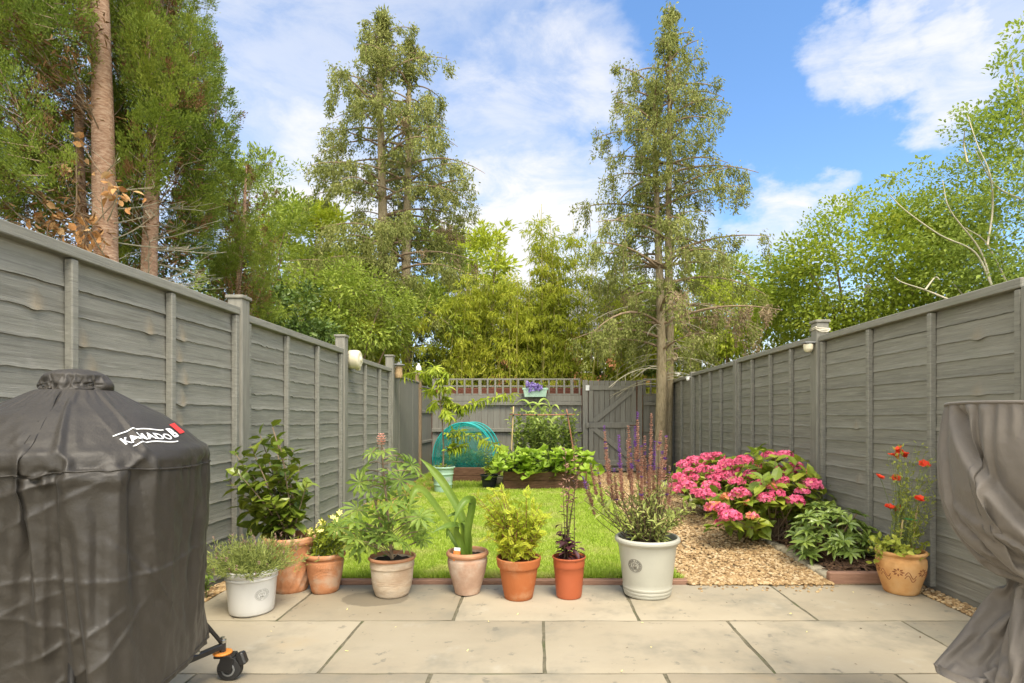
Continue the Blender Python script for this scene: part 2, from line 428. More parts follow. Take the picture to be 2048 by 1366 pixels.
PEB = M('gravel_stone', [(.13, .075, .03), (.30, .19, .085), (.42, .29, .14), (.52, .40, .24)], 40, island=.9, rough=.7, spec=.3)
EDGE = M('edging_board', [(.24, .13, .085), (.33, .19, .125)], 4, (2, 14, 14), rough=.7, bump=.3)
BEDW = M('bed_sleeper', [(.075, .038, .02), (.13, .065, .035), (.17, .095, .055)], 5, (2, 6, 12), rough=.8, bump=.4)
COB = M('edging_stone', [(.27, .23, .155), (.42, .37, .265)], 12, island=.5, rough=.85, bump=.5)
WHITEG = M('white_glaze', [(.57, .56, .52), (.63, .62, .585)], 3, rough=.32, spec=.5, bump=.03, bscale=30)
CREAMG = M('cream_glaze', [(.375, .365, .30), (.45, .44, .365)], 3, rough=.4, spec=.45, bump=.05, bscale=30, patch=(((.42, .40, .32), 6, .55, .8, .5),))
SEAL = M('seal_ink', [(.16, .15, .12), (.24, .22, .18)], 60, rough=.7)
SEALW = M('seal_relief', [(.45, .44, .40), (.51, .50, .46)], 60, rough=.5)
TERRA = M('terracotta', [(.40, .165, .07), (.50, .225, .105), (.55, .28, .15)], 7, rough=.8, bump=.25, bscale=50, patch=(((.52, .40, .29), 7, .50, .70, .65), ((.26, .12, .06), 9, .56, .74, .5)))
TERRAO = M('terracotta_orange', [(.36, .105, .03), (.43, .14, .045)], 6, (1, 1, .4), rough=.75, bump=.1, bscale=60, patch=(((.46, .27, .14), 10, .52, .74, .5), ((.24, .085, .03), 6, .56, .76, .5)))
TERRAP = M('plastic_terracotta', [(.36, .085, .03), (.41, .105, .04)], 4, rough=.45, spec=.4)
TERRAL = M('terracotta_limed', [(.40, .28, .18), (.52, .41, .29), (.60, .52, .40)], 6, (1, 1, 2.2), rough=.85, bump=.25, bscale=40, patch=(((.42, .21, .11), 5, .57, .75, .6),))
TERRAB = M('terracotta_rim', [(.40, .18, .09), (.50, .27, .15)], 8, rough=.8, bump=.15, bscale=60)
TERRAU = M('terracotta_bloom', [(.34, .21, .14), (.44, .29, .20), (.54, .42, .32)], 7, rough=.85, bump=.25, bscale=40, patch=(((.40, .20, .11), 4, .55, .75, .6),))
TERRAD = M('terracotta_yellow', [(.46, .21, .07), (.56, .31, .12), (.58, .36, .17)], 7, rough=.8, bump=.15, bscale=60, patch=(((.25, .24, .08), 9, .62, .8, .4),))
INC = M('incised_clay', [(.20, .075, .03), (.28, .11, .05)], 30, rough=.9)
MINT = M('mint_pot', [(.30, .45, .33), (.36, .50, .38)], 3, rough=.5)
BLACKP = M('black_plastic', [(.02, .02, .02), (.04, .04, .04)], 5, rough=.45)
COVER = M('barbecue_cover', [(.029, .0245, .018), (.042, .036, .028)], 2, rough=.5, spec=.35, bump=.45, bscale=11, bdist=.012, sheen=.04, patch=(((.07, .062, .05), 6, .58, .75, .35),))
COVERG = M('grey_cover', [(.122, .104, .086), (.175, .152, .126)], 3, rough=.62, spec=.3, bump=.4, bscale=12, bdist=.014, sheen=.1, patch=(((.30, .26, .19), 4, .6, .8, .3),))
BLACKM = M('black_steel', [(.015, .014, .013), (.03, .028, .026)], 20, rough=.35, spec=.5)
CHROME = M('bolt_steel', [(.55, .55, .53), (.65, .65, .62)], 20, rough=.25, metal=1.)
ORANGE = M('orange_ring', [(.75, .25, .04), (.8, .3, .06)], 20, rough=.4)
RUBBER = M('rubber', [(.02, .02, .02), (.035, .033, .03)], 20, rough=.7)
GREYPL = M('grey_plastic', [(.14, .14, .135), (.2, .2, .19)], 20, rough=.5)
PRINT = M('white_print', [(.78, .78, .76), (.85, .85, .83)], 20, rough=.6)
REDP = M('red_print', [(.62, .03, .03), (.7, .05, .04)], 20, rough=.6)
CREAMP = M('cream_plastic', [(.58, .52, .36), (.66, .60, .45)], 8, rough=.45, spec=.4)
WHITEP = M('white_plastic', [(.7, .7, .66), (.78, .78, .74)], 8, rough=.4)
ROPE = M('rope', [(.40, .36, .27), (.58, .54, .43)], 60, rough=.9)
RUST = M('rusty_iron', [(.09, .04, .022), (.16, .075, .04)], 25, rough=.8, bump=.3)
CANE = M('bamboo_cane', [(.42, .29, .12), (.58, .44, .22)], 14, (3, 3, 1), rough=.55)
CANER = M('old_cane', [(.24, .10, .055), (.34, .17, .09)], 14, (3, 3, 1), rough=.6)
GTIE = M('green_tie', [(.02, .22, .06), (.04, .32, .10)], 10, rough=.5)
NET = M('teal_net', [(.0, .24, .20), (.012, .33, .28)], 14, rough=.7, alpha=.5, transl=.4)
NETH = M('teal_hoop', [(.01, .32, .30), (.03, .42, .40)], 14, rough=.4)
BRICK_O = M('orange_brick', [(.34, .12, .055), (.46, .2, .10)], 20, rough=.9, bump=.3)
SLATE = M('slate_roof', [(.10, .10, .105), (.16, .16, .165)], 3, (1, 4, 4), rough=.8, bump=.4)
WFRAME = M('window_frame', [(.65, .65, .62), (.75, .75, .72)], 8, rough=.5)
GLASS = M('dark_glass', [(.03, .035, .04), (.06, .065, .07)], 2, rough=.08, spec=.6)
BARKR = M('cypress_bark', [(.25, .135, .08), (.42, .26, .165), (.56, .41, .29)], 5, (4, 4, 14), 7, rough=.9, bump=.8, bscale=7, bstretch=(5, 5, 22), bdist=.02)
BARKG = M('conifer_bark', [(.17, .135, .075), (.30, .24, .14), (.38, .315, .205)], 5, (8, 8, 2), 7, rough=.9, bump=.8, bscale=9, bstretch=(14, 14, 2), bdist=.02)
TWIG = M('twig', [(.16, .11, .065), (.30, .22, .14)], 8, rough=.9)
PALETW = M('pale_branch', [(.27, .27, .18), (.46, .40, .29)], 6, rough=.85)
REDSTEM = M('red_stem', [(.20, .07, .035), (.30, .13, .06)], 10, rough=.6)
GSTEM = M('green_stem', [(.10, .14, .04), (.17, .20, .07)], 10, rough=.6)
CULM = M('bamboo_culm', [(.20, .21, .04), (.33, .30, .07), (.42, .30, .09)], 4, island=.6, rough=.4, spec=.4)
BSTEM = M('dark_stem', [(.06, .04, .022), (.11, .07, .04)], 10, rough=.7)
# damp patch where the lupin has been watered
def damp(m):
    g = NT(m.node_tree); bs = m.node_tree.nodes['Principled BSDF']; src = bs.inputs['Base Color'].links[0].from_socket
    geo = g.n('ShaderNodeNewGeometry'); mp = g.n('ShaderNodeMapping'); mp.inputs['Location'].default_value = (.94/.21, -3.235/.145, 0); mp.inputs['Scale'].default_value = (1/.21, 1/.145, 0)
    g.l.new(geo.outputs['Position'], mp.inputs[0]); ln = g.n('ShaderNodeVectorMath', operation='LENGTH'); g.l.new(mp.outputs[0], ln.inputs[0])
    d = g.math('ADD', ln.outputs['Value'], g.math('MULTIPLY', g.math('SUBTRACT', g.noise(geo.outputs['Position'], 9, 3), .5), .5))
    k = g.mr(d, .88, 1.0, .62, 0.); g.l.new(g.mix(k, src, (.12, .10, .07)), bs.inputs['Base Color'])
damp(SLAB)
# leaves
L_CYP = leafmat('cypress_leaf', (.06, .10, .016), (.115, .165, .026), (.21, .245, .05), 1.4, .4, .6, .2, .2)
L_CYPB = leafmat('cypress_dead', (.11, .055, .022), (.22, .125, .05), (.30, .19, .09), 3, .6, .8, .1, .25)
L_CON = leafmat('conifer_leaf', (.085, .108, .032), (.15, .178, .06), (.27, .285, .135), 1.6, .5, .6, .2, .3)
L_CONB = leafmat('conifer_dead', (.24, .17, .09), (.36, .28, .17), None, 3, .6, .8, .1, .25)
L_YEL = leafmat('yellow_green_leaf', (.18, .24, .025), (.29, .36, .04), (.42, .45, .08), 1.2, .5, .5, .3, .4)
L_MID = leafmat('mid_green_leaf', (.10, .15, .022), (.17, .235, .04), (.28, .33, .075), 1.2, .5, .5, .3, .35)
L_DARK = leafmat('dark_green_leaf', (.04, .075, .018), (.07, .12, .028), (.12, .17, .045), 1.6, .5, .4, .4, .2)
L_MAPLE = leafmat('broad_leaf', (.12, .185, .022), (.20, .27, .035), (.31, .35, .065), 1.0, .5, .5, .3, .4, patch=(((.34, .17, .07), 2.6, .58, .74, .45),))
L_ASH = leafmat('ash_leaf', (.11, .17, .03), (.19, .26, .055), (.29, .35, .10), 1.2, .5, .5, .3, .4)
L_BAM = leafmat('bamboo_leaf', (.16, .21, .025), (.27, .32, .04), (.40, .41, .07), 1.0, .55, .5, .3, .4)
L_TAN = leafmat('dry_leaf', (.34, .15, .05), (.52, .28, .11), (.60, .42, .22), 6, .7, .8, .1, .2)
L_CAM = leafmat('camellia_leaf', (.05, .085, .012), (.095, .14, .02), (.17, .20, .03), 6, .6, .36, .45, .15)
L_LUP = leafmat('lupin_leaf', (.075, .135, .028), (.125, .20, .045), (.22, .29, .075), 5, .5, .5, .3, .35)
L_LAV = leafmat('lavender_leaf', (.14, .19, .06), (.22, .27, .10), (.32, .36, .16), 8, .6, .6, .2, .3)
L_LAVF = leafmat('lavender_spike', (.27, .17, .13), (.38, .26, .19), None, 8, .6, .7, .1, .2)
L_SMALL = leafmat('small_leaf', (.10, .15, .02), (.19, .25, .03), (.30, .34, .05), 8, .6, .5, .3, .35)
L_STRAP = leafmat('strap_leaf', (.065, .125, .02), (.105, .175, .03), (.17, .235, .05), 5, .5, .4, .4, .3)
L_GOLD = leafmat('golden_leaf', (.19, .26, .025), (.31, .37, .04), (.43, .48, .07), 6, .6, .5, .3, .4)
L_GOLDG = leafmat('golden_green_leaf', (.17, .22, .02), (.28, .32, .03), (.40, .42, .05), 6, .6, .5, .3, .4)
L_PURP = leafmat('purple_leaf', (.035, .012, .014), (.075, .025, .03), (.13, .055, .055), 9, .6, .4, .4, .15)
L_SALV = leafmat('salvia_leaf', (.15, .20, .07), (.24, .29, .11), (.35, .39, .18), 8, .6, .6, .25, .3)
L_CAL = leafmat('spent_calyx', (.34, .16, .12), (.50, .28, .20), (.60, .40, .28), 8, .7, .7, .1, .3)
L_VIO = leafmat('violet_petal', (.20, .075, .33), (.31, .14, .45), None, 8, .7, .6, .1, .3)
L_HYD = leafmat('hydrangea_leaf', (.085, .14, .02), (.14, .20, .028), (.26, .29, .04), 5, .55, .45, .4, .3)
L_PINK = leafmat('pink_floret', (.68, .085, .19), (.80, .15, .28), (.88, .30, .42), 9, .6, .6, .2, .25)
L_PINKO = leafmat('orange_floret', (.70, .22, .10), (.80, .34, .16), None, 9, .6, .6, .2, .25)
L_PINKL = leafmat('faded_pink', (.72, .22, .16), (.82, .42, .32), None, 9, .6, .6, .2, .25)
L_RHO = leafmat('rhododendron_leaf', (.07, .12, .03), (.125, .19, .05), (.21, .28, .08), 6, .55, .32, .5, .2)
L_RED = leafmat('red_petal', (.62, .04, .015), (.78, .085, .03), None, 9, .6, .6, .2, .25)
L_GEUM = leafmat('feathery_leaf', (.13, .17, .03), (.22, .26, .05), (.33, .36, .10), 8, .6, .6, .2, .35)
L_PEACH = leafmat('peach_leaf', (.15, .22, .02), (.24, .32, .035), (.36, .41, .07), 6, .6, .45, .35, .4)
L_COURG = leafmat('courgette_leaf', (.14, .24, .025), (.21, .33, .04), (.31, .42, .08), 6, .5, .5, .3, .35)
L_BEAN = leafmat('bean_leaf', (.10, .16, .035), (.16, .23, .055), (.25, .31, .09), 6, .55, .5, .3, .35)
L_CORN = leafmat('corn_leaf', (.16, .24, .06), (.24, .33, .10), (.34, .42, .16), 6, .5, .5, .3, .35)
L_STARF = leafmat('pale_yellow_petal', (.75, .70, .28), (.85, .80, .42), None, 9, .5, .6, .2, .3)
L_LILAC = leafmat('lilac_petal', (.30, .22, .55), (.46, .36, .70), None, 9, .6, .6, .2, .3)
L_COR = leafmat('coral_petal', (.70, .30, .24), (.84, .58, .46), None, 20, .7, .6, .2, .2)
# ================================================================== SETTING
XL, XR, YB = -2.02, 2.43, 10.62       # fence faces and back fence
def sheet(name, x0, x1, y0, y1, z, mat, nx=2, ny=2, amp=0., kind='structure'):
    mb = MB(); X, Y = np.meshgrid(np.linspace(x0, x1, nx), np.linspace(y0, y1, ny))
    Z = z+amp*vn(X*2.3, Y*2.3, 1.)
    grid(mb, np.stack([X, Y, Z], -1))
    o = P(name, mb, mat, smooth=True); tag(o, kind=kind); return o
sheet('ground', -150, 150, -40, 300, -.03, EARTH)
# patio: real slabs on a joint bed
sheet('patio_bed', -1.93, 2.30, -1.5, 3.52, -.007, JOINT)
mb = MB(); r = rg(1)
rows = [(2.897, 3.512, [-2.9, -1.357, -.44, .528, 1.458, 2.31]), (2.30, 2.888, [-2.75, -1.85, -.905, .03, .98, 1.887, 2.8]),
        (1.70, 2.291, [-2.4, -1.40, -.437, .523, 1.47, 2.4]), (1.10, 1.691, [-2.8, -1.86, -.92, .0, .95, 1.9, 2.8]), (.5, 1.091, [-2.4, -1.4, -.45, .5, 1.45, 2.4]), (-.1, .49, [-2.8, -1.86, -.92, .0, .95, 1.9, 2.8]), (-1.4, -.11, [-2.4, -1.4, -.45, .5, 1.45, 2.4])]
for y0, y1, xs in rows:
    for a, b in zip(xs[:-1], xs[1:]):
        a_, b_ = max(a+.008, -1.9), min(b-.008, 2.29)
        if b_-a_ < .05: continue
        n = 14; X, Y = np.meshgrid(np.linspace(0, 1, n), np.linspace(0, 1, n))
        ed = np.minimum(np.minimum(X, 1-X)*(b_-a_), np.minimum(Y, 1-Y)*(y1-y0))
        x = a_+X*(b_-a_)+.004*vn(Y*9, a*7+X*2, y0); y = y0+Y*(y1-y0)+.004*vn(X*9, a*5, y0*3)
        z = .0015*vn(x*4, y*4, a)+.0012*vn(x*15, y*15, 3.)+r.uniform(-.001, .001)-.005*(ed < .004)
        grid(mb, np.stack([x, y, z], -1))
        E = np.concatenate([np.stack([x, y, z], -1)[0], np.stack([x, y, z], -1)[:, -1], np.stack([x, y, z], -1)[-1][::-1], np.stack([x, y, z], -1)[:, 0][::-1]])
        lo = E.copy(); lo[:, 2] = -.03
        grid(mb, np.stack([E, lo], 0))
tag(P('patio', mb, SLAB, smooth=True), kind='structure')
# gravel strips at the fence feet, lawn, path, bed
def pebbles(name, n, fx, size, seed, z=0., mat=PEB, zfun=None):
    r = rg(seed); x, y = fx(r, n)
    t = (1+5**.5)/2
    ico = nz(A([(-1, t, 0), (1, t, 0), (-1, -t, 0), (1, -t, 0), (0, -1, t), (0, 1, t), (0, -1, -t), (0, 1, -t), (t, 0, -1), (t, 0, 1), (-t, 0, -1), (-t, 0, 1)]))
    fc = A([(0, 11, 5), (0, 5, 1), (0, 1, 7), (0, 7, 10), (0, 10, 11), (1, 5, 9), (5, 11, 4), (11, 10, 2), (10, 7, 6), (7, 1, 8), (3, 9, 4), (3, 4, 2), (3, 2, 6), (3, 6, 8), (3, 8, 9), (4, 9, 5), (2, 4, 11), (6, 2, 10), (8, 6, 7), (9, 8, 1)])
    s = size*r.uniform(.55, 1.35, n); an = r.uniform(0, 6.28, n)
    ax = r.uniform(.7, 1.3, (n, 3))*A([1, 1, .6])
    v = ico[None]*ax[:, None]*s[:, None, None]*r.uniform(.85, 1.12, (n, 12, 1))
    c, sn = np.cos(an)[:, None], np.sin(an)[:, None]
    V = np.stack([v[..., 0]*c-v[..., 1]*sn+x[:, None], v[..., 0]*sn+v[..., 1]*c+y[:, None], v[..., 2]+z+(r.uniform(.2, .9, n)*size*.5)[:, None]], -1)
    mb = MB(); mb.add(V.reshape(-1, 3), (fc[None]+12*np.arange(n)[:, None, None]).reshape(-1, 3))
    o = P(name, mb, mat); return tag(o, kind='stuff')
sheet('lawn', -1.99, .96, 3.57, 10.6, .004, LAWNB, 60, 120, .010)
sheet('gravel_path', .955, 2.42, 3.514, 10.6, .0, GRAVB, 40, 160, .010)
sheet('fence_foot_gravel', -2.02, -1.90, -1.5, 3.6, -.008, GRAVB, 2, 2)
sheet('fence_foot_gravel', 2.29, 2.43, -1.5, 3.53, -.008, GRAVB, 2, 2)
# bed edge: x of gravel/soil boundary
def xe(y): return 1.86+.05*np.sin((y-3.5)*.9)+np.clip((y-6.4)*.06, 0, .3)
mb = MB(); ys = np.linspace(3.60, 10.55, 90); us = np.linspace(0, 1, 14)
Y, U = np.meshgrid(ys, us, indexing='ij'); X = xe(Y)+.07+U*(2.42-xe(Y)-.07)
grid(mb, np.stack([X, Y, .02+.045*np.sin(U*pi)+.02*vn(X*7, Y*7)], -1))
tag(P('soil_bed', mb, SOIL, smooth=True), kind='structure')
def fpath(r, n):
    y = 3.50+(10.5-3.50)*r.random(n)**1.5; x = .95+(xe(y)-.95)*r.random(n); return x, y
pebbles('gravel_stones', 15000, fpath, .0125, 3, .004)
pebbles('gravel_stones', 1500, lambda r, n: (r.uniform(-2.01, -1.9, n), r.uniform(1.2, 3.6, n)), .011, 4, -.004)
pebbles('gravel_stones', 1400, lambda r, n: (r.uniform(2.295, 2.42, n), r.uniform(1.5, 3.5, n)), .011, 5, -.004)
pebbles('gravel_stones', 110, lambda r, n: (r.uniform(.98, 1.85, n), 3.51-.16*r.random(n)**2.5, ), .010, 21, .0)
def chips(name, n, fx, seed, mat, L=(.02, .07), z=.05):
    r = rg(seed); x, y, zz = fx(r, n); mb = MB()
    a = r.uniform(0, 6.28, n); l = r.uniform(*L, n); w = l*r.uniform(.15, .4, n)
    d = np.stack([np.cos(a), np.sin(a), r.normal(0, .25, n)], -1)
    t = (A([(-.5, 0, 0), (.5, 0, 0), (.5, 1, 0), (-.5, 1, 0), (-.4, .05, .3), (.4, .0, .3), (.35, 1, .3), (-.5, .95, .3)]), A([(0, 1, 5, 4), (1, 2, 6, 5), (2, 3, 7, 6), (3, 0, 4, 7), (4, 5, 6, 7)]))
    lv(mb, (t[0]*A([1, 1, .25]), t[1]), np.stack([x, y, zz], -1), d, nz(np.stack([r.normal(0, .3, n), r.normal(0, .3, n), np.ones(n)], -1)), l, w)
    return tag(P(name, mb, mat), kind='stuff')
def fbed(r, n):
    y = 3.62+5.5*r.random(n)**1.6; u = r.random(n); return xe(y)+.07+u*(2.41-xe(y)-.07), y, .03+.045*np.sin(u*pi)+.012*r.random(n)
chips('bark_mulch', 4200, fbed, 6, BARK)
chips('fallen_leaf_litter', 420, lambda r, n: (r.uniform(-2.0, -1.5, n), r.uniform(6.2, 8.8, n), r.uniform(.015, .05, n)), 7, L_TAN, (.02, .05))
chips('fallen_petals', 16, lambda r, n: (r.uniform(-1.6, 1.9, n), 2.3+1.2*r.random(n), np.full(n, .004)), 17, L_STARF, (.006, .016))
chips('patio_debris', 60, lambda r, n: (r.uniform(-1.8, 2.2, n), 2.25+1.27*r.random(n)**.6, np.full(n, .004)), 18, BARK, (.004, .012))
# grass blades
r = rg(8); n = 125000
y = 3.585+(10.2-3.585)*r.random(n)**1.75; x = r.uniform(-1.98, .955, n)
k = (x < .93+.03*vn(y*4, 2.)); x, y = x[k], y[k]; n = len(x)
hgt = (.024+.012*vn(x*3, y*3)+.010*r.random(n))*(1+1.1*((x < -1.9) | (y < 3.62) | ((y > 8.35) & (x < -.0)))); hgt = np.maximum(hgt, .016)
mb = MB(); dd = nz(np.stack([r.normal(0, .45, n), r.normal(0, .45, n), np.ones(n)], -1))
lv(mb, (A([(-.5, 0, 0), (.5, 0, 0), (.32, .6, .06), (-.32, .6, .06), (0, 1, .25)]), A([(0, 1, 2), (0, 2, 3), (3, 2, 4)])), np.stack([x, y, .002+.010*vn(x*2.3, y*2.3, 1.)], -1), dd, rdir(r, n), hgt, .0045+.0025*r.random(n)+.0008*(y-3.5))
tag(P('grass', mb, BLADE), kind='stuff')
# edging
mb = MB(); cbox(mb, (-.30, 3.545, -.002), (2.50, .048, .05), .005); 
tag(P('timber_edging', mb, EDGE, loc=(-.3, 3.545, 0)), 'long reddish brown edging board between the lawn and the patio', 'edging')
mb = MB(); cbox(mb, (2.055, 3.56, .02), (.40, .05, .09), .006)
tag(P('timber_edging', mb, EDGE, loc=(2.055, 3.56, 0)), 'short reddish brown edging board beside the decorated terracotta pot', 'edging')
mb = MB(); r = rg(9); yy = 3.6
while yy < 9.2:
    L = r.uniform(.1, .17); cbox(mb, (xe(yy+L/2)+.035, yy+L/2, .005), (.085+r.uniform(-.01, .01), L-.012, .05+r.uniform(0, .008)), .010, rz(-.05+r.normal(0, .06))); yy += L
tag(P('stone_edging', mb, COB, loc=(1.9, 6, 0), smooth=True), 'row of small pale stones edging the planted bed beside the gravel', 'edging')

# ================================================================== FENCES
def lap_panel(side, y0, y1, ztop, nb, battens, label, wav=.0, knots=(), seed=1, mat=None):
    """side +1: left fence facing +X, -1: right fence facing -X"""
    xf = XL if side > 0 else XR; mat = mat or (FENCE if side > 0 else FENCE_R)
    t = T('boarded_fence', label, 'fence', (xf, (y0+y1)/2, 0), 'overlap panels of the %s fence' % ('left' if side > 0 else 'right'))
    r = rg(seed); mb = MB(); pitch = (ztop-.06)/nb; m = 110; ys = np.linspace(y0, y1, m)
    for k in range(nb):
        zb = .03+k*pitch; zt = zb+pitch+.02
        w = wav*(.5*vn(ys*2.2, k*3.7, seed)+.35*vn(ys*9, k*1.7, seed)+.4*vn(ys*31, k, seed)+.25*vn(ys*60, k, seed)); mk = np.zeros(m); bul = np.zeros(m)
        for (ky, kb, kw, ka) in knots:
            for kk in (kb if isinstance(kb, (list, tuple)) else (kb,)):
                if kk == k:
                    g_ = np.exp(-((ys-ky-.03*sin(k*2.1))/kw)**2); w = w-ka*g_*(1+.3*sin(k*5)); mk = np.maximum(mk, np.exp(-((ys-ky-.03*sin(k*2.1)-kw*.35)/kw)**2)); bul += .008*g_
        w = w+r.uniform(-.004, .004)
        rowsV = []
        for (f, off, mm) in ((1., .004, 0.), (.45, .009, .35), (.12, .0125, 1.), (0., .0165, .9), (0., .0085, .3)):
            z = zb+w+f*(zt-zb-w); rowsV.append(np.stack([xf+side*(off+bul*(1-f)-.018), ys, z], -1))
        at = np.stack([mk*0., mk*.4, mk, mk*.8, mk*.2], 0)*.8
        V = A(rowsV); V = V if side < 0 else V[:, ::-1]; at = at if side < 0 else at[:, ::-1]
        grid(mb, V, at=at)
    P('boards', mb, mat, t, attr=True)
    mb = MB(); cbox(mb, (xf-side*.012, (y0+y1)/2, .77), (.008, y1-y0, 1.64), .001); P('backing', mb, mat, t)
    mb = MB(); cbox(mb, (xf+side*.006, (y0+y1)/2, ztop-.004), (.062, y1-y0, .05), .004); P('top_rail', mb, mat, t)
    for b in battens:
        mb = MB(); cbox(mb, (xf+side*.014, b, ztop/2-.01), (.036, .036, ztop-.05), .004); P('batten', mb, mat, t)
    return t
def post(x, y, z, label, w=.10, mat=POST, cap=True, grp=None):
    t = T('fence_post', label, 'fence post', (x, y, 0), grp)
    mb = MB(); cbox(mb, (x, y, z/2), (w, w, z), .006); P('shaft', mb, mat, t)
    if cap:
        mb = MB(); cbox(mb, (x, y, z+.012), (w+.022, w+.022, .024), .005); P('cap', mb, mat, t)
    return t
GL, GR = 'posts of the left fence', 'posts of the right fence'
kn1 = [(3.17, (3, 4, 5, 6, 7, 8, 9, 10, 11, 12), .028, .011), (2.50, (6, 8, 9, 10, 11), .028, .012), (2.24, (12,), .03, .012), (2.9, (12,), .03, .012)]
lap_panel(1, -.05, 1.79, 1.77, 14, [0, .62, 1.2, 1.75], 'grey fence panel nearest the camera, left of the covered barbecue', .004, (), 10)
lap_panel(1, 1.89, 3.72, 1.765, 14, [1.92, 2.40, 3.05, 3.70], 'large grey fence panel with knots directly behind the covered barbecue', .004, kn1, 11)
post(XL, 3.77, 1.845, 'tall grey capped post behind the potted camellia', grp=GL)
kn2 = [(4.75, range(2, 12), .03, .009), (5.3, range(4, 13), .025, .008), (4.1, range(3, 13), .025, .006)]
lap_panel(1, 3.82, 5.70, 1.735, 14, [3.86, 4.46, 5.08, 5.68], 'wavy-edged grey fence panel behind the camellia and the lupin', .011, kn2, 12)
post(XL, 5.75, 1.875, 'grey capped post left of the round cream reel', grp=GL)
lap_panel(1, 5.80, 7.58, 1.70, 14, [5.84, 6.49, 7.08, 7.56], 'grey fence panel carrying the round cream reel', .008, (), 13)
post(XL, 7.63, 1.88, 'grey post beside the small brown lantern', grp=GL)
def close_panel(side, y0, y1, ztop, label, nb, rails):
    xf = XL if side > 0 else XR; t = T('boarded_fence', label, 'fence', (xf, (y0+y1)/2, 0)); mb = MB(); w = (y1-y0)/nb; r = rg(int(y0*7))
    for k in range(nb): cbox(mb, (xf+r.uniform(-.003, .003), y0+w*(k+.5), ztop/2), (.02, w-.006, ztop), .003)
    P('boards', mb, FENCE_V, t)
    for z in rails:
        mb = MB(); cbox(mb, (xf+side*.022, (y0+y1)/2, z), (.024, y1-y0, .045), .004); P('rail', mb, FENCE_V, t)
    mb = MB(); cbox(mb, (xf, (y0+y1)/2, ztop+.012), (.05, y1-y0, .024), .004); P('top_rail', mb, FENCE_V, t)
close_panel(1, 7.68, 9.42, 1.63, 'left fence panel of upright grey boards behind the mint green pot', 4, [])
post(XL, 9.47, 1.80, 'brown topped post beneath the small white bottle', mat=BROWNPOST, cap=False, grp=GL)
close_panel(1, 9.52, 10.58, 1.58, 'left fence panel next to the back corner with two visible rails', 2, [.62, 1.15])
# right
lap_panel(-1, .82, 2.63, 1.71, 16, [.85, 1.45, 2.05, 2.61], 'grey fence panel beside the grey draped cover, nearest the camera', .004, (), 20)
post(XR, 2.70, 1.70, 'grey post at the right edge behind the grey cover', cap=False, grp=GR)
kr = [(4.42, range(3, 16), .035, .006), (4.05-.35, range(6, 16), .03, .006), (3.1, (11, 14), .04, .008), (4.25, (5, 9), .03, .005)]
lap_panel(-1, 2.76, 4.74, 1.725, 16, [2.79, 3.42, 4.06, 4.72], 'grey fence panel behind the red flowers and the rhododendron', .004, kr, 21)
post(XR, 4.80, 1.86, 'tall post wound with rope near the hydrangeas', .105, grp=GR)
lap_panel(-1, 4.86, 6.70, 1.735, 16, [4.89, 5.31, 5.78, 6.27, 6.68], 'grey fence panel behind the larger pink hydrangea', .007, (), 22)
post(XR, 6.75, 1.745, 'grey post behind the two pink hydrangeas', .10, cap=False, grp=GR)
lap_panel(-1, 6.80, 8.64, 1.72, 16, [6.83, 7.34, 7.8, 8.28, 8.62], 'grey fence panel just before the small white lamp', .007, (), 23)
post(XR, 8.69, 1.76, 'grey post holding the small white lamp', .10, cap=False, grp=GR)
lap_panel(-1, 8.74, 10.58, 1.70, 16, [8.77, 9.35, 9.95, 10.56], 'grey fence panel in the far right corner by the trunk', .007, (), 24)
# things on the side fences
c = px(711, 719, 5.95); c[0] = XL+.05
t = T('reel', 'round cream plastic reel casing fixed high on the left fence', 'reel', tuple(c))
mb = MB()
th = np.arange(40)*2*pi/40
def disc_x(mb, c, prof, s=1, mi=0):
    """lathe around the X axis"""
    m2 = MB(); lathe(m2, (0, 0, 0), prof, 40, sub=2)
    V = np.concatenate(m2.V); V = np.stack([V[:, 2]*s, V[:, 0], V[:, 1]], -1)+A(c)
    mb.add(V, m2.F[0][0], mi)
disc_x(mb, c, [(.0, .088), (.035, .088), (.05, .082), (.075, .082), (.094, .07), (.10, .04), (.10, -.03), (0., -.03)])
P('casing', mb, CREAMP, t, True)
mb = MB(); disc_x(mb, c+A([.086, 0, 0]), [(.0, .012), (.022, .012), (.03, .004), (.03, -.004)]); P('hub', mb, CREAMP, t, True)
mb = MB(); cbox(mb, c+A([.03, .085, -.085]), (.05, .04, .05), .01); P('lug', mb, CREAMP, t)
c = px(797, 742, 7.75); c[0] = XL+.09
t = T('lantern', 'small brown lantern with a dark flat cap beside a left post', 'lantern', (c[0], c[1], c[2]-.12))
mb = MB(); lathe(mb, c, [(0, -.1), (.05, -.1), (.056, -.05), (.05, 0), (.052, .04), (.04, .07), (0, .07)], 20); P('body', mb, M('bird_feeder_body', [(.26, .17, .08), (.42, .30, .16)], 40, rough=.8), t, True)
mb = MB(); lathe(mb, c, [(.042, .06), (.085, .078), (.08, .092), (.02, .105), (.012, .125), (0, .127)], 24); P('cap', mb, GREYPL, t, True)
mb = MB(); cbox(mb, c+A([-.055, 0, 0]), (.06, .012, .016), .003); P('bracket', mb, BLACKM, t)
c = px(848, 748, 9.47); c[0] = XL+.0; c[2] = 1.80
mb = MB(); lathe(mb, c, [(0, 0), (.038, 0), (.045, .02), (.045, .10), (.03, .13), (.018, .14), (.018, .17), (0, .17)], 20)
tag(P('bottle', mb, WHITEP, smooth=True, loc=c), 'small white plastic bottle standing on the brown post top', 'bottle')
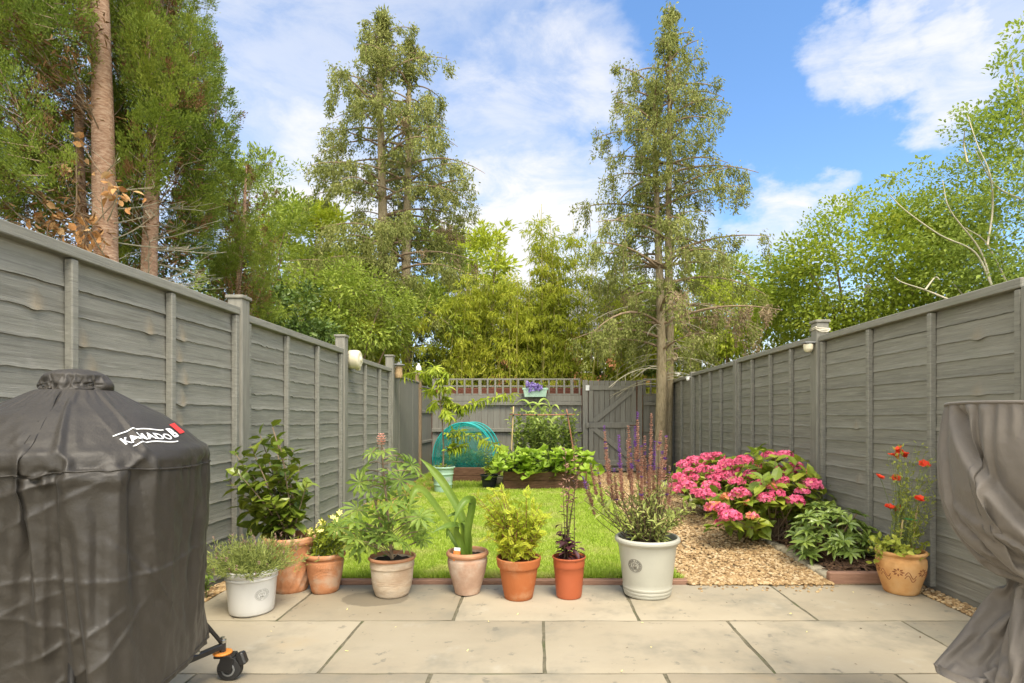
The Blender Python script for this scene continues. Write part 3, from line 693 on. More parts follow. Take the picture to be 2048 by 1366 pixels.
def spot(y, z, label, big):
    k = .78 if big else .55; x = XR-.055
    t = T('wall_light', label, 'light', (x, y, z))
    mb = MB(); cbox(mb, (x-.05*k, y, z+.035*k), (.13*k, .11*k, .022*k), .005); P('hood', mb, GREYPL if big else WHITEP, t)
    m2 = MB(); lathe(m2, (0, 0, 0), [(0, -.07), (.03, -.065), (.048, -.04), (.052, 0), (.052, .02), (0, .02)], 20); V = np.concatenate(m2.V)*k
    mb = MB(); mb.add(V+A([x-.055*k, y, z]), m2.F[0][0]); P('lens', mb, CREAMP if big else WHITEP, t, True)
spot(4.80, 1.665, 'small light with a grey hood and cream lens on the rope-wound post', True)
spot(8.69, 1.66, 'tiny white lamp on the far right fence post', False)
mb = MB()
for k in range(2):
    zz = 1.795+.013*k; w_ = .0575
    tube(mb, [(XR-w_, 4.80-w_, zz+.004), (XR+w_, 4.80-w_, zz-.002), (XR+w_, 4.80+w_, zz+.004), (XR-w_, 4.80+w_, zz+.008), (XR-w_, 4.80-w_, zz+.014)], .0055, 7)
tube(mb, catmull([(XR-.058, 4.742, 1.80), (XR-.03, 4.735, 1.785), (XR+.03, 4.735, 1.78), (XR+.058, 4.742, 1.80)]), .0055, 7)
tag(P('rope', mb, ROPE, smooth=True, loc=(XR, 4.8, 1.8)), 'pale rope wound round the top of the tall right post', 'rope')

# ---- back fence
GX0, GX1 = .86, 1.99         # gate posts outer
def back_panel(x0, x1, label, zt=1.47):
    t = T('boarded_fence', label, 'fence', ((x0+x1)/2, YB, 0), 'upright boarded panels of the back fence')
    mb = MB(); r = rg(int(x0*10)+50); x = x0
    while x < x1-.02:
        w = min(.117, x1-x); cbox(mb, (x+w/2, YB+r.uniform(-.004, .004), zt/2), (w-.003, .018, zt), .003); x += w
    P('boards', mb, FENCE_V, t)
    for z in (1.315, .81, .33):
        mb = MB(); cbox(mb, ((x0+x1)/2, YB-.035, z), (x1-x0, .05, .07), .006); P('rail', mb, FENCE_V, t)
    mb = MB(); cbox(mb, ((x0+x1)/2, YB-.014, zt-.055), (x1-x0, .012, .11), .003); P('top_board', mb, FENCE_V, t)
def trellis(x0, x1, label):
    mb = MB(); n = max(1, int(round((x1-x0)/.148))); s = (x1-x0)/n
    for i in range(n+1): cbox(mb, (x0+i*s, YB-.012, 1.63), (.034 if i % 6 else .06, .018, .31), .003)
    for z in (1.778, 1.645, 1.49): cbox(mb, ((x0+x1)/2, YB+.008, z), (x1-x0+.03, .018, .032), .003)
    tag(P('trellis', mb, FENCE_V, loc=((x0+x1)/2, YB, 1.48)), label, 'trellis', 'trellis strips on the back fence')
back_panel(-2.005, GX0-.02, 'wide boarded back fence panel behind the raised beds')
trellis(-1.97, GX0-.06, 'long trellis strip behind the hanging planter')
back_panel(GX1+.02, 2.41, 'narrow boarded back fence panel right of the gate')
trellis(GX1+.04, 2.40, 'short trellis strip between gate and conifer trunk')
for x, l in ((GX0+.045, 'left gate post beside the hinges'), (GX1-.055, 'right gate post beside the rusty bolt')):
    t = T('gate_post', l, 'gate post', (x, YB-.02, 0), 'posts of the garden gate'); mb = MB(); cbox(mb, (x, YB-.02, .88), (.10, .10, 1.76), .006); P('shaft', mb, POST, t)
t = T('garden_gate', 'grey ledged and braced garden gate in the back fence', 'gate', (1.42, YB-.03, .02))
mb = MB(); x0, x1 = GX0+.105, GX1-.115; r = rg(60); nb = 9; w = (x1-x0)/nb
for k in range(nb): cbox(mb, (x0+w*(k+.5), YB-.025+r.uniform(-.002, .002), .89), (w-.005, .02, 1.72), .004)
P('boards', mb, FENCE_V, t)
for z, s in ((1.61, .085), (.905, .105), (.19, .11)):
    mb = MB(); cbox(mb, ((x0+x1)/2, YB-.05, z), (x1-x0-.02, .028, s), .005); P('ledge', mb, FENCE_V, t)
for p_, q_ in (((x0+.1, YB-.05, .97), (x1-.09, YB-.05, 1.55)), ((x0+.1, YB-.05, .84), (x1-.09, YB-.05, .26))):
    mb = MB(); box2(mb, p_, q_, .095, .026, .005); P('brace', mb, FENCE_V, t)
for xx in (x0+.05, x1-.05):
    for za, zb in ((.245, .85), (.96, 1.565)):
        mb = MB(); cbox(mb, (xx, YB-.048, (za+zb)/2), (.09, .026, zb-za-.004), .005); P('stile', mb, FENCE_V, t)
for z in (1.61, .905, .19):
    mb = MB(); cbox(mb, (x0-.02, YB-.085, z), (.07, .02, .1), .004); tube(mb, [(x0-.02, YB-.098, z-.05), (x0-.02, YB-.098, z+.05)], .012, 8); P('hinge', mb, WFRAME if z > 1.5 else POST, t)
mb = MB(); tube(mb, [(x1+.005, YB-.085, .9), (x1+.005, YB-.085, 1.73)], .009, 8); tube(mb, [(x1+.005, YB-.085, .9), (x1-.13, YB-.085, .905)], .008, 8)
P('bolt', mb, RUST, t)
# brick wall of the neighbour seen through the trellis, brick house behind bamboo
mb = MB(); cbox(mb, (-.2, 11.15, .82), (4.6, .11, 1.64), .01)
tag(P('brick_wall', mb, M('dark_brick', [(.10, .035, .02), (.17, .065, .04)], 9, (1, 1, 6), rough=.9, bump=.4), loc=(-.2, 11.15, 0)), 'low dark red brick wall seen through the trellis', 'wall')
hy = 24.
t = T('brick_house', 'orange brick house with a grey slate roof behind the bamboo', 'house', (1., hy, 0))
mb = MB(); cbox(mb, (1.1, hy+3, 2.45), (9.4, 6, 4.9), .02); P('wall', mb, BRICK_O, t)
mb = MB(); V = [(-3.9, hy-.4, 4.8), (6.1, hy-.4, 4.8), (6.1, hy+3, 7.3), (-3.9, hy+3, 7.3), (-3.9, hy+6.4, 4.8), (6.1, hy+6.4, 4.8), (-3.9, hy-.4, 4.62), (6.1, hy-.4, 4.62), (-3.9, hy+6.4, 4.62), (6.1, hy+6.4, 4.62)]
mb.add(V, [(0, 1, 2, 3), (3, 2, 5, 4), (0, 6, 7, 1), (6, 8, 9, 7), (4, 5, 9, 8), (0, 3, 4), (0, 4, 8, 6), (1, 5, 2), (1, 7, 9, 5)]); P('roof', mb, SLATE, t)
for wx, wz in ((-2.3, 3.6), (.2, 3.6), (2.4, 3.6), (4.4, 3.6), (2.4, 1.4), (-1, 1.4)):
    mb = MB()
    for dx in (-.5, 0, .5): cbox(mb, (wx+dx, hy-.03, wz), (.07, .08, 1.25), .01)
    for dz in (-.6, .1, .6): cbox(mb, (wx, hy-.035, wz+dz), (1.06, .07, .07), .01)
    f = P('window', mb, WFRAME, t); mb = MB(); cbox(mb, (wx, hy-.012, wz), (1.0, .02, 1.2), .004); P('pane', mb, GLASS, f)
# ================================================================== RAISED BEDS
def raised(x0, x1, y0, y1, h, label):
    t = T('raised_bed', label, 'raised bed', ((x0+x1)/2, (y0+y1)/2, 0), 'timber raised beds')
    for z in np.arange(h/.13+.01).astype(int)[:max(1, int(round(h/.13)))]:
        for (a, b, c_, d_) in ((x0, x1, y0, y0+.05), (x0, x1, y1-.05, y1), (x0, x0+.05, y0+.052, y1-.052), (x1-.05, x1, y0+.052, y1-.052)):
            mb = MB(); cbox(mb, ((a+b)/2, (c_+d_)/2, .065+z*.131), (b-a, d_-c_, .129), .006); P('board', mb, BEDW, t)
    mb = MB(); X, Y = np.meshgrid(np.linspace(x0+.05, x1-.05, 16), np.linspace(y0+.05, y1-.05, 24)); grid(mb, np.stack([X, Y, h-.03+.015*vn(X*9, Y*9)], -1)); P('soil', mb, SOIL, t, True)
    return t
raised(-1.66, -.66, 8.80, 10.45, .26, 'small brown raised bed under the teal net tunnel')
raised(-.50, .72, 8.10, 10.2, .26, 'wider brown raised bed full of courgettes and beans')
# teal net tunnel
t = T('net_tunnel', 'teal netting hoop tunnel over the left raised bed', 'net tunnel', (-1.17, 9.5, .26))
def hoop(y, grow=0., n=41, a0=0., a1=pi, sag=0.):
    a = np.linspace(a0, a1, n); cx_, rx_, rz_ = -1.185, .475+grow, .56+grow
    return np.stack([cx_-rx_*np.cos(a), np.full(n, y), .40+rz_*np.sin(a)-sag*np.sin(a)], -1)
ysn = np.linspace(8.86, 10.35, 22); V = []
for j, y in enumerate(ysn):
    h = hoop(y, .0, 41, sag=.05*abs(sin((y-8.86)/1.49*2*pi))); h = h+.012*np.stack([vn(h[:, 0]*9, y*5, h[:, 2]*9), 0*h[:, 0], vn(h[:, 0]*8, y*5, 7+h[:, 2]*9)], -1)
    lo0, lo1 = h[0]+A([.0, 0, -.16]), h[-1]+A([0, 0, -.16]); V.append(np.concatenate([[lo0], h, [lo1]]))
mb = MB(); grid(mb, A(V))
# near end drape closed with folds
fr = V[0]; n_ = len(fr); rowsE = []
for k in np.linspace(0, 1, 9):
    c0 = A([-1.185, 8.84, .22]); q = fr*(1-k)+k*(A([0, 0, 0])+np.stack([fr[:, 0]*.9-.118, np.full(n_, 8.80), np.full(n_, .20)+.05*vn(fr[:, 0]*12)], -1)); q[:, 1] = 8.85-.05*np.sin(k*pi)-.02*vn(fr[:, 0]*16, k*2); rowsE.append(q)
grid(mb, A(rowsE)); P('net', mb, NET, t, True)
for y in (8.87, 9.1, 9.6, 10.34):
    mb = MB(); h = hoop(y, .006); tube(mb, np.concatenate([[h[0]-A([0, 0, .2])], h, [h[-1]-A([0, 0, .2])]]), .010, 6); P('hoop', mb, NETH, t, True)
# young brassicas under the net
for i, (x, y) in enumerate(((-1.4, 9.2), (-1.0, 9.25), (-1.25, 9.8))):
    t = T('cabbage_plant', ['left cabbage plant under the teal net', 'right cabbage plant under the teal net', 'rear cabbage plant under the teal net'][i], 'cabbage', (x, y, .23), 'cabbages under the net')
    r = rg(70+i); mb = MB(); n = 34; az = r.uniform(0, 6.28, n); e = r.uniform(.1, 1.2, n); d = np.stack([np.cos(az)*np.cos(e), np.sin(az)*np.cos(e), np.sin(e)], -1)
    lv(mb, LOBE, A([x, y, .28])+d*.06, d, A([0, 0, 1]), r.uniform(.14, .24, n), r.uniform(.1, .17, n)); P('leaves', mb, L_SALV, t)
    mb = MB(); tube(mb, [(x, y, .2), (x, y, .38)], .012); P('stem', mb, GSTEM, t)
# cane frame
Yc = 8.35; t = T('cane_frame', 'bamboo cane goal-shaped support over the right raised bed', 'cane frame', (.05, Yc, .23))
for a, b, m_ in ((px(1020, 940, Yc), px(1027, 813, Yc), CANE), (px(1146, 900, Yc), px(1133, 818, Yc), CANER)):
    mb = MB(); a = a+(b-a)*-.28; tube(mb, catmull([a, (a+b)/2+A([.004, 0, 0]), b]), .0105, 7); P('upright', mb, m_, t, True)
mb = MB(); tube(mb, [px(1019, 829, Yc-.02), px(1085, 830, Yc-.02), px(1150, 829, Yc-.02)], .0095, 7); P('crossbar', mb, CANER, t, True)
for x in (1027, 1044, 1073, 1133):
    mb = MB(); c = px(x, 829.5, Yc-.02); tube(mb, [c-A([.012, 0, 0]), c+A([.012, 0, 0])], .016, 7); P('tie', mb, BLACKP, t)
# hanging planter
yp = YB-.14; a, b = px(1046, 776, yp), px(1095, 794, yp); x0, x1, z1, z0 = a[0], b[0], a[2], b[2]
t = T('hanging_planter', 'mint green trough planter of lilac flowers hung on the trellis', 'planter', ((x0+x1)/2, yp, z0))
mb = MB(); V = []
for (f, z, i_) in ((.86, z0, 0), (.97, z1-.035, 0), (1.04, z1-.033, 0), (1.04, z1, 0), (.97, z1, 0), (.9, z1-.05, 0)):
    w, d_ = (x1-x0)/2*f, .09*f; xc = (x0+x1)/2
    V.append([(xc-w, yp-d_, z), (xc, yp-d_-.004, z), (xc+w, yp-d_, z), (xc+w+.003, yp, z), (xc+w, yp+d_, z), (xc, yp+d_, z), (xc-w, yp+d_, z), (xc-w-.003, yp, z)])
grid(mb, A(V), True); mb.add(A(V[0]), [tuple(range(7, -1, -1))]); P('trough', mb, MINT, t)
mb = MB(); w = (x1-x0)/2*.93; xc = (x0+x1)/2; mb.add([(xc-w, yp-.083, z1-.02), (xc+w, yp-.083, z1-.02), (xc+w, yp+.083, z1-.02), (xc-w, yp+.083, z1-.02)], [(0, 1, 2, 3)]); P('soil', mb, SOIL, t)
for xx in (xc-.13, xc+.13):
    mb = MB(); tube(mb, [(xx, yp+.09, z1-.01), (xx, yp+.135, z1+.03), (xx, yp+.16, z1-.03)], .006); P('hook', mb, BLACKM, t)
r = rg(80); ml = MB(); mf = MB(); n = 240
u = r.random(n); p = np.stack([xc-.17+.30*u, yp-.1+.16*r.random(n), z1-.02+(.15*r.random(n)*(1-.55*u))], -1); p[:90, 2] -= .06*r.random(90); p[:90, 1] = yp-.11
lv(mf, ROSE, p, A([0, -.7, .7])+r.normal(size=(n, 3))*.6, A([0, -1, .6])+r.normal(size=(n, 3))*.5, .042, .042)
n = 160; p = np.stack([xc-.2+.4*r.random(n), yp-.09+.16*r.random(n), z1-.02+.10*r.random(n)], -1); lv(ml, OVAL, p, rdir(r, n)+A([0, 0, .5]), rdir(r, n), .045, .025)
P('flowers', mf, L_LILAC, t); P('leaves', ml, L_SMALL, t)
# vegetables: courgettes, beans, sweetcorn
cg = [(-.36, 8.3), (-.08, 8.45), (.2, 8.3), (.45, 8.4), (.6, 8.75)]
for i, (x, y) in enumerate(cg):
    t = T('courgette_plant', ['leftmost courgette plant spilling over the corner of the right raised bed', 'courgette plant second from left in the raised bed', 'courgette plant in the middle of the raised bed front', 'courgette plant second from right in the raised bed', 'rear right courgette plant in the raised bed'][i], 'courgette', (x, y, .23), 'courgette plants')
    r = rg(90+i); ml = MB(); ms = MB(); n = 42; az = r.uniform(0, 6.28, n); rr = r.uniform(.04, .30, n)
    tip = np.stack([x+np.cos(az)*rr, y+np.sin(az)*rr-.11, .27+.32*r.random(n)-.8*np.maximum(rr-.14, 0)], -1)
    for q in tip: tube(ms, bez((x, y, .22), (x+(q[0]-x)*.3, y+(q[1]-y)*.3, q[2]), q, 5), .008, 5, cap=False)
    d = np.stack([np.cos(az), np.sin(az)-.5, r.uniform(-.5, .2, n)], -1)
    lv(ml, LOBE, tip, d, A([0, -.6, 1])+r.normal(size=(n, 3))*.55, r.uniform(.14, .23, n), r.uniform(.15, .25, n))
    P('leaves', ml, L_COURG, t); P('stems', ms, GSTEM, t)
for i, (x, y) in enumerate(((-.28, 8.9), (-.02, 9.05), (.25, 8.95), (.5, 9.0), (.1, 9.5))):
    t = T('bean_plant', ['leftmost bushy bean plant beneath the cane crossbar', 'second bean plant from the left beneath the cane crossbar', 'third bean plant from the left beneath the cane crossbar', 'rightmost bean plant beside the gate post', 'bean plant at the back against the fence'][i], 'bean plant', (x, y, .23), 'bean plants')
    r = rg(110+i); ml = MB(); ms = MB()
    for k in range(24):
        a = r.uniform(0, 6.28); rr = r.uniform(.03, .2); h = r.uniform(.5, .95)
        leafy(ms, ml, bez((x+rr*.3*cos(a), y+rr*.3*sin(a), .22), (x+rr*.5*cos(a), y+rr*.5*sin(a), .2+h*.6), (x+rr*1.2*cos(a), y+rr*1.2*sin(a), .22+h), 8), .005, .002, OVAL, .085, .045, 22, r, .1, .25, miS=0)
    P('leaves', ml, L_BEAN, t); P('stems', ms, GSTEM, t)
for i, (xp, yp_) in enumerate(((1062, 800), (1083, 806), (1100, 798))):
    q = px(xp, yp_, 9.3); t = T('sweetcorn_plant', ['left sweetcorn plant below the hanging planter', 'middle sweetcorn plant below the hanging planter', 'right sweetcorn plant with arching leaves below the planter'][i], 'sweetcorn', (q[0], 9.3, .23), 'sweetcorn plants')
    r = rg(130+i); ms = MB(); ml = MB(); tube(ms, [(q[0], 9.3, .2), (q[0], 9.3, .8), (q[0]+.01, 9.3, q[2]-.12)], [.016, .014, .008], 7)
    for k in range(8):
        a = k*pi+r.normal(0, .5); z = .5+(q[2]-.55)*k/8; L = r.uniform(.22, .34); dx, dy = cos(a)*L, sin(a)*L*.6
        ribbon(ml, bez((q[0], 9.3, z), (q[0]+dx*.35, 9.3+dy*.35, z+.26), (q[0]+dx, 9.3+dy, z+.16-.12*r.random()), 8), [.03, .065, .08, .08, .075, .06, .04, .004], (.2, -.3, 1), .3)
    P('stalk', ms, GSTEM, t); P('leaves', ml, L_CORN, t, True)
# white stone and low weeds between the beds
mb = MB(); c = px(998, 962, 8.55); lathe(mb, (c[0], 8.55, 0), [(.0, -.02), (.10, -.01), (.12, .06), (.09, .13), (.03, .16), (0, .16)], 14, mod=lambda th, z, r_: r_*(1+.18*vn(th*1.3, z*9))); tag(P('stone', mb, COB, loc=(c[0], 8.55, 0)), 'pale rough stone between the black pot and the right raised bed', 'stone')
# ================================================================== POTTED PLANTS
def potmat(prof): 
    pr = A(prof, dtype=float)
    def rf(z):
        k = pr[:, 1].argmax(); return np.interp(z, pr[:k+1, 1], pr[:k+1, 0])
    return rf
def pot(t, c, prof, mat, soil_r, soil_z, mod=None, sx=1., sy=1., n=64):
    mb = MB(); lathe(mb, c, prof, n, mod=mod, sx=sx, sy=sy); o = P('pot', mb, mat, t, True)
    mb = MB(); k = 12; rr = np.linspace(0, soil_r, 6); th = np.arange(24)*2*pi/24
    Rr, Th = np.meshgrid(rr, th, indexing='ij'); grid(mb, np.stack([c[0]+sx*Rr*np.cos(Th), c[1]+sy*Rr*np.sin(Th), soil_z+.012*vn(Rr*40*np.cos(Th), Rr*40*np.sin(Th))+.01*(1-Rr/soil_r)], -1), True)
    P('soil', mb, SOIL, t, True); return o
def zs_(pr, k): return [(a, b*k) for a, b in pr]
def surf(c, rf, dth, z, u, v, off=.001, sx=1., sy=1.):
    th0 = math.atan2(-c[1], -c[0])+dth; rr = rf(z+v); th = th0+u/rr
    return np.stack([c[0]+sx*(rr+off)*np.cos(th), c[1]+sy*(rr+off)*np.sin(th), c[2]+z+v], -1)
def seal(mb, c, rf, dth, z, R0, sx=1., sy=1., w=.0016):
    a = np.linspace(0, 2*pi, 40)
    for k in (1.0, .62):
        tube(mb, surf(c, rf, dth, z, R0*k*np.cos(a), R0*.85*k*np.sin(a), .0004, sx, sy), w*.8, 5)
    for i in range(26):
        if i in (6, 19): continue
        b = i*2*pi/26+.1; rr = A([.70, .92])
        p = [(R0*q*cos(b), R0*.85*q*sin(b)) for q in rr]
        tube(mb, surf(c, rf, dth, z, A([p[0][0], p[1][0]]), A([p[0][1], p[1][1]]), .0004, sx, sy), w, 4)
        if i % 2: tube(mb, surf(c, rf, dth, z, A([R0*.8*cos(b), R0*.8*cos(b+.16)]), A([R0*.68*sin(b), R0*.68*sin(b+.16)]), .0004, sx, sy), w, 4)
    for s in (-1, 1):
        tube(mb, surf(c, rf, dth, z, s*R0*A([.08, .25, .38, .2, .08]), R0*A([-.35, -.2, .1, .3, .1]), .0004, sx, sy), w*1.2, 4)
        tube(mb, surf(c, rf, dth, z, s*R0*A([.05, .3]), R0*A([-.1, -.38]), .0004, sx, sy), w*1.2, 4)
    tube(mb, surf(c, rf, dth, z, R0*A([0., 0.]), R0*A([-.42, .42]), .0004, sx, sy), w*1.4, 4)

# 1 lavender, white glazed round-sided pot
c = A([-1.547, 3.02, 0.]); t = T('potted_lavender', 'bushy lavender in a low white glazed pot with a round seal', 'potted plant', tuple(c), 'pots along the patio edge')
pr = [(0, .002), (.095, .0), (.108, .008), (.113, .03), (.124, .17), (.126, .186), (.130, .188), (.130, .196), (.127, .198), (.129, .205), (.136, .212), (.137, .232), (.132, .239), (.124, .238), (.12, .20), (.118, .16)]
pot(t, c, pr, WHITEG, .119, .19); mb = MB(); seal(mb, c, potmat(pr), .42, .115, .036); P('seal', mb, SEALW, t, True)
r = rg(200); ml = MB(); mf = MB(); ms = MB(); n = 430
az = r.uniform(0, 6.28, n); e = np.arccos(r.uniform(.12, 1, n)); L = .235*(.75+.35*r.random(n)); 
for i in range(n):
    b = c+A([.07*r.normal()*.8, .07*r.normal()*.8, .20]); d = A([cos(az[i])*sin(e[i])*.95, sin(az[i])*sin(e[i])*.95, cos(e[i])*.72+.14]); tip = b+d*L[i]
    pth = bez(b, b+d*L[i]*.5+A([0, 0, -.01]), tip, 5); tube(ms, pth, .0011, 3, cap=False) if i % 2 else None
    k = 15; tt = r.uniform(.15, 1, k)[:, None]; p = b+(tip-b)*tt
    lv(ml, DIA, p, d*.9+r.normal(size=(k, 3))*.55+A([0, 0, .2]), rdir(r, k), r.uniform(.018, .034, k), .0042)
    if i % 6 == 0:
        k = 6; p = tip+A([0, 0, .004])*np.arange(k)[:, None]; mf = MB(); lv(mf, DIA, p, d+r.normal(size=(k, 3))*.5, rdir(r, k), .013, .0065); P('flower_spike', mf, L_LAVF, t)
P('foliage', ml, L_LAV, t); P('stems', ms, GSTEM, t)

# 2 camellia, fluted terracotta
c = A([-1.505, 3.40, 0.]); t = T('potted_camellia', 'tall glossy camellia in a spiral fluted terracotta pot', 'potted plant', tuple(c), 'pots along the patio edge')
pr = [(0, .0), (.093, .0), (.10, .01), (.112, .08), (.128, .19), (.138, .27), (.14, .283), (.150, .29), (.156, .305), (.156, .325), (.150, .334), (.138, .333), (.133, .29), (.128, .25)]
def flute(th, z, r_): return r_+np.where((z > .012) & (z < .27), .0105*(1-np.abs(np.sin(7*th-z*24))**.5)*np.sin(np.clip((z-.012)/.258, 0, 1)*pi)**.4-.003, 0)*(r_ > .09)
pot(t, c, pr, TERRA, .130, .285, flute, n=160)
r = rg(201); ml = MB(); ms = MB()
tg = [(470, 905), (455, 960), (480, 1010), (500, 890), (520, 870), (545, 850), (560, 890), (585, 900), (600, 930), (615, 965), (590, 985), (560, 960), (530, 930), (505, 950), (490, 980), (540, 1000), (575, 1020), (520, 1030), (600, 1005), (550, 925), (470, 940), (505, 1050), (560, 1045)]
for i, (x, y) in enumerate(tg):
    q = px(x, y, 3.40+r.uniform(-.2, .16)); b = c+A([r.normal()*.02, r.normal()*.02, .28]); 
    pth = bez(b, A([b[0]*.55+q[0]*.45, b[1]*.6+q[1]*.4, .28+.55*(q[2]-.28)]), q, 9)
    leafy(ms, ml, pth, .006, .0022, OVAL, .098, .068, 18, r, .30, .15, 1., .4, jit=.35)
tube(ms, [c+A([0, 0, .27]), c+A([.01, .0, .6]), px(545, 855, 3.4)], [.011, .008, .003], 7)
P('leaves', ml, L_CAM, t); P('stems', ms, TWIG, t)

# 3 small terracotta with pale yellow star flowers
c = A([-1.285, 3.375, 0.]); t = T('potted_star_flower', 'small plain terracotta pot of pale yellow star-shaped flowers', 'potted plant', tuple(c), 'pots along the patio edge')
pr = [(0, 0), (.071, 0), (.078, .008), (.098, .10), (.107, .17), (.108, .19), (.1, .2), (.106, .205), (.117, .213), (.119, .225), (.113, .236), (.104, .235), (.101, .2), (.098, .17)]
rf = potmat(pr); pot(t, c, pr, TERRA, .099, .205)
mb = MB(); s_ = np.linspace(0, 1, 24)
for k in range(3): tube(mb, surf(c, rf, .0, .10, -.075+.15*s_, .02*k-.012+.035*np.sin(s_*pi), .0003), .0016, 5)
for k in range(9): tube(mb, surf(c, rf, .0, .15, -.06+.015*k+A([0, .012]), A([-.005, .028]), .0003), .0016, 4)
P('relief', mb, TERRA, t, True)
r = rg(202); ml = MB(); mf = MB(); ms = MB(); 
tg = [(615, 1075), (625, 1060), (640, 1050), (655, 1045), (670, 1035), (680, 1032), (690, 1050), (650, 1075), (665, 1085), (640, 1090), (620, 1095), (690, 1070), (700, 1062), (610, 1098), (675, 1065), (660, 1060), (645, 1065), (672, 1095), (632, 1080), (685, 1088)]
for i, (x, y) in enumerate(tg*3):
    q = px(x+r.normal()*8, y+r.normal()*8+4, 3.375+r.uniform(-.1, .1)); b = c+A([r.normal()*.03, r.normal()*.03, .2])
    p = leafy(ms, ml, bez(b, (b+q)/2+A([0, 0, .03]), q, 6), .003, .0012, OVAL, .036, .016, 16, r, .1, .3)
    if i % 3 == 0:
        for j in range(2):
            mf = MB(); lv(mf, STAR, q+r.normal(size=3)*.014, A([.3, .5, .5])+r.normal(size=3)*.4, A([0, -.7, .6])+r.normal(size=3)*.4, .044, .044); P('flower', mf, L_STARF, t)
P('leaves', ml, L_SMALL, t); P('stems', ms, GSTEM, t)

# 4 lupin
c = A([-.862, 3.31, 0.]); t = T('potted_lupin', 'lupin with one coral flower head in a wide limed terracotta pot', 'potted plant', tuple(c), 'pots along the patio edge')
pr = [(0, 0), (.085, 0), (.096, .007), (.112, .06), (.120, .13), (.124, .19), (.128, .192), (.128, .2), (.127, .235), (.133, .24), (.137, .248), (.135, .258), (.126, .259), (.119, .22), (.114, .18)]; pr = zs_(pr, .89)
rf = potmat(pr); pot(t, c, pr, TERRAL, .118, .202)
mb = MB(); lathe(mb, c, zs_([(.1265, .236), (.1345, .24), (.1385, .249), (.136, .2598), (.126, .2605), (.121, .235)], .89), 64); P('rim', mb, TERRAB, t, True)
mb = MB(); a = np.linspace(0, 2*pi, 65)
for z in (.085, .094): tube(mb, np.stack([c[0]+rf(z)*np.cos(a), c[1]+rf(z)*np.sin(a), 0*a+z], -1), .0017, 5, cap=False)
P('band', mb, TERRAL, t, True)
r = rg(203); ml = MB(); ms = MB(); mf = MB()
main = catmull([c+A([0, 0, .21]), px(778, 1060, 3.3), px(772, 990, 3.3), px(766, 930, 3.3), px(762, 868, 3.3)]); tube(ms, main, np.linspace(.011, .0035, len(main)), 7)
tube(ms, bez(px(776, 1085, 3.3), px(755, 1040, 3.28), px(748, 985, 3.27), 7), [.007]*7, 6)
tg = [(715, 1085, 60), (730, 1055, 66), (800, 1085, 62), (825, 1050, 64), (850, 1065, 44), (775, 1060, 66), (748, 1000, 66), (720, 965, 56), (735, 930, 54), (760, 955, 56), (800, 960, 66), (822, 930, 60), (790, 925, 60), (770, 905, 46), (745, 905, 40), (812, 990, 56), (785, 1010, 66), (810, 1020, 60), (715, 1020, 62), (755, 1030, 66), (708, 1045, 50), (840, 1035, 52), (790, 1045, 66), (735, 1090, 56), (770, 980, 60), (728, 945, 52), (830, 945, 50), (805, 915, 50), (760, 1075, 56), (700, 1065, 46), (845, 1080, 40), (780, 945, 52), (740, 975, 56)]
for i, (x, y, s) in enumerate(tg+[(a+r.normal()*16, b+r.normal()*14, c*.9) for a, b, c in tg if b > 1030]):
    q = px(x, y, 3.31+r.uniform(-.17, .17)); k = min(len(main)-1, max(0, int((q[2]-.26)/.62*len(main)))); b = main[max(0, k-2)]
    tube(ms, bez(b, (b+q)/2+A([0, 0, .04]), q, 6), .0026, 4, cap=False)
    out = nz(q-b); tm = (PALM[0]-A([0, .0, 0]), PALM[1])
    lv(ml, tm, q, out*.6+r.normal(size=3)*.2+A([0, -.25, -.25]), out*.25+A([0, -.65, .7])+r.normal(size=3)*.25, s*3.3/F*1.3, s*3.3/F*1.3)
n = 8
for (x, y) in ((700, 1090), (715, 1105), (820, 1075), (858, 1050)): lv(ml, OVAL, px(x, y, 3.25)+r.normal(size=(n, 3))*.02, rdir(r, n)-A([0, 0, .4]), rdir(r, n), .05, .02)
for k in range(5):
    z = k/4; m = 8; a = np.arange(m)*2*pi/m+k*.3; b = px(762.5, 889-z*20, 3.3); rr = .026*(.55+.45*sin(pi*(.25+.7*z)))
    lv(mf, OVAL, b+np.stack([np.cos(a)*rr*.3, np.sin(a)*rr*.3, 0*a], -1), np.stack([np.cos(a), np.sin(a), 0*a+.35], -1), np.stack([np.cos(a), np.sin(a), 0*a-.4], -1), rr*1.0, rr*1.0)
P('leaves', ml, L_LUP, t); P('stems', ms, TWIG, t); P('flower_head', mf, L_COR, t)

# 5 strap leaves
c = A([-.42, 3.345, 0.]); t = T('potted_strap_lily', 'strap-leaved lily in a chalky bellied terracotta pot with an orange tag', 'potted plant', tuple(c), 'pots along the patio edge')
pr = [(0, 0), (.066, 0), (.074, .004), (.076, .012), (.085, .05), (.107, .14), (.118, .20), (.119, .225), (.113, .243), (.115, .247), (.124, .255), (.126, .268), (.119, .279), (.108, .279), (.102, .25), (.1, .22)]; pr = zs_(pr, .9)
pot(t, c, pr, TERRAU, .103, .222)
mb = MB(); lathe(mb, c, zs_([(.1135, .243), (.117, .247), (.1255, .255), (.1275, .268), (.12, .2805), (.108, .2806), (.1035, .262)], .9), 64); P('rim', mb, TERRAB, t, True)
r = rg(204); ml = MB()
def strap(pts, w, nrm, Y0=3.345):
    p = catmull([px(x, y, Y0+dy) for x, y, dy in pts], 5); m = len(p); s_ = np.linspace(0, 1, m)
    ribbon(ml, p, w*np.clip(np.minimum(.75+s_*1.2, (1-s_)*3.2), .03, 1), nrm, .35)
strap([(932, 1112, 0), (925, 1040, .03), (895, 980, .06), (865, 940, .08), (838, 915, .09)], .05, (.3, -1, .25))
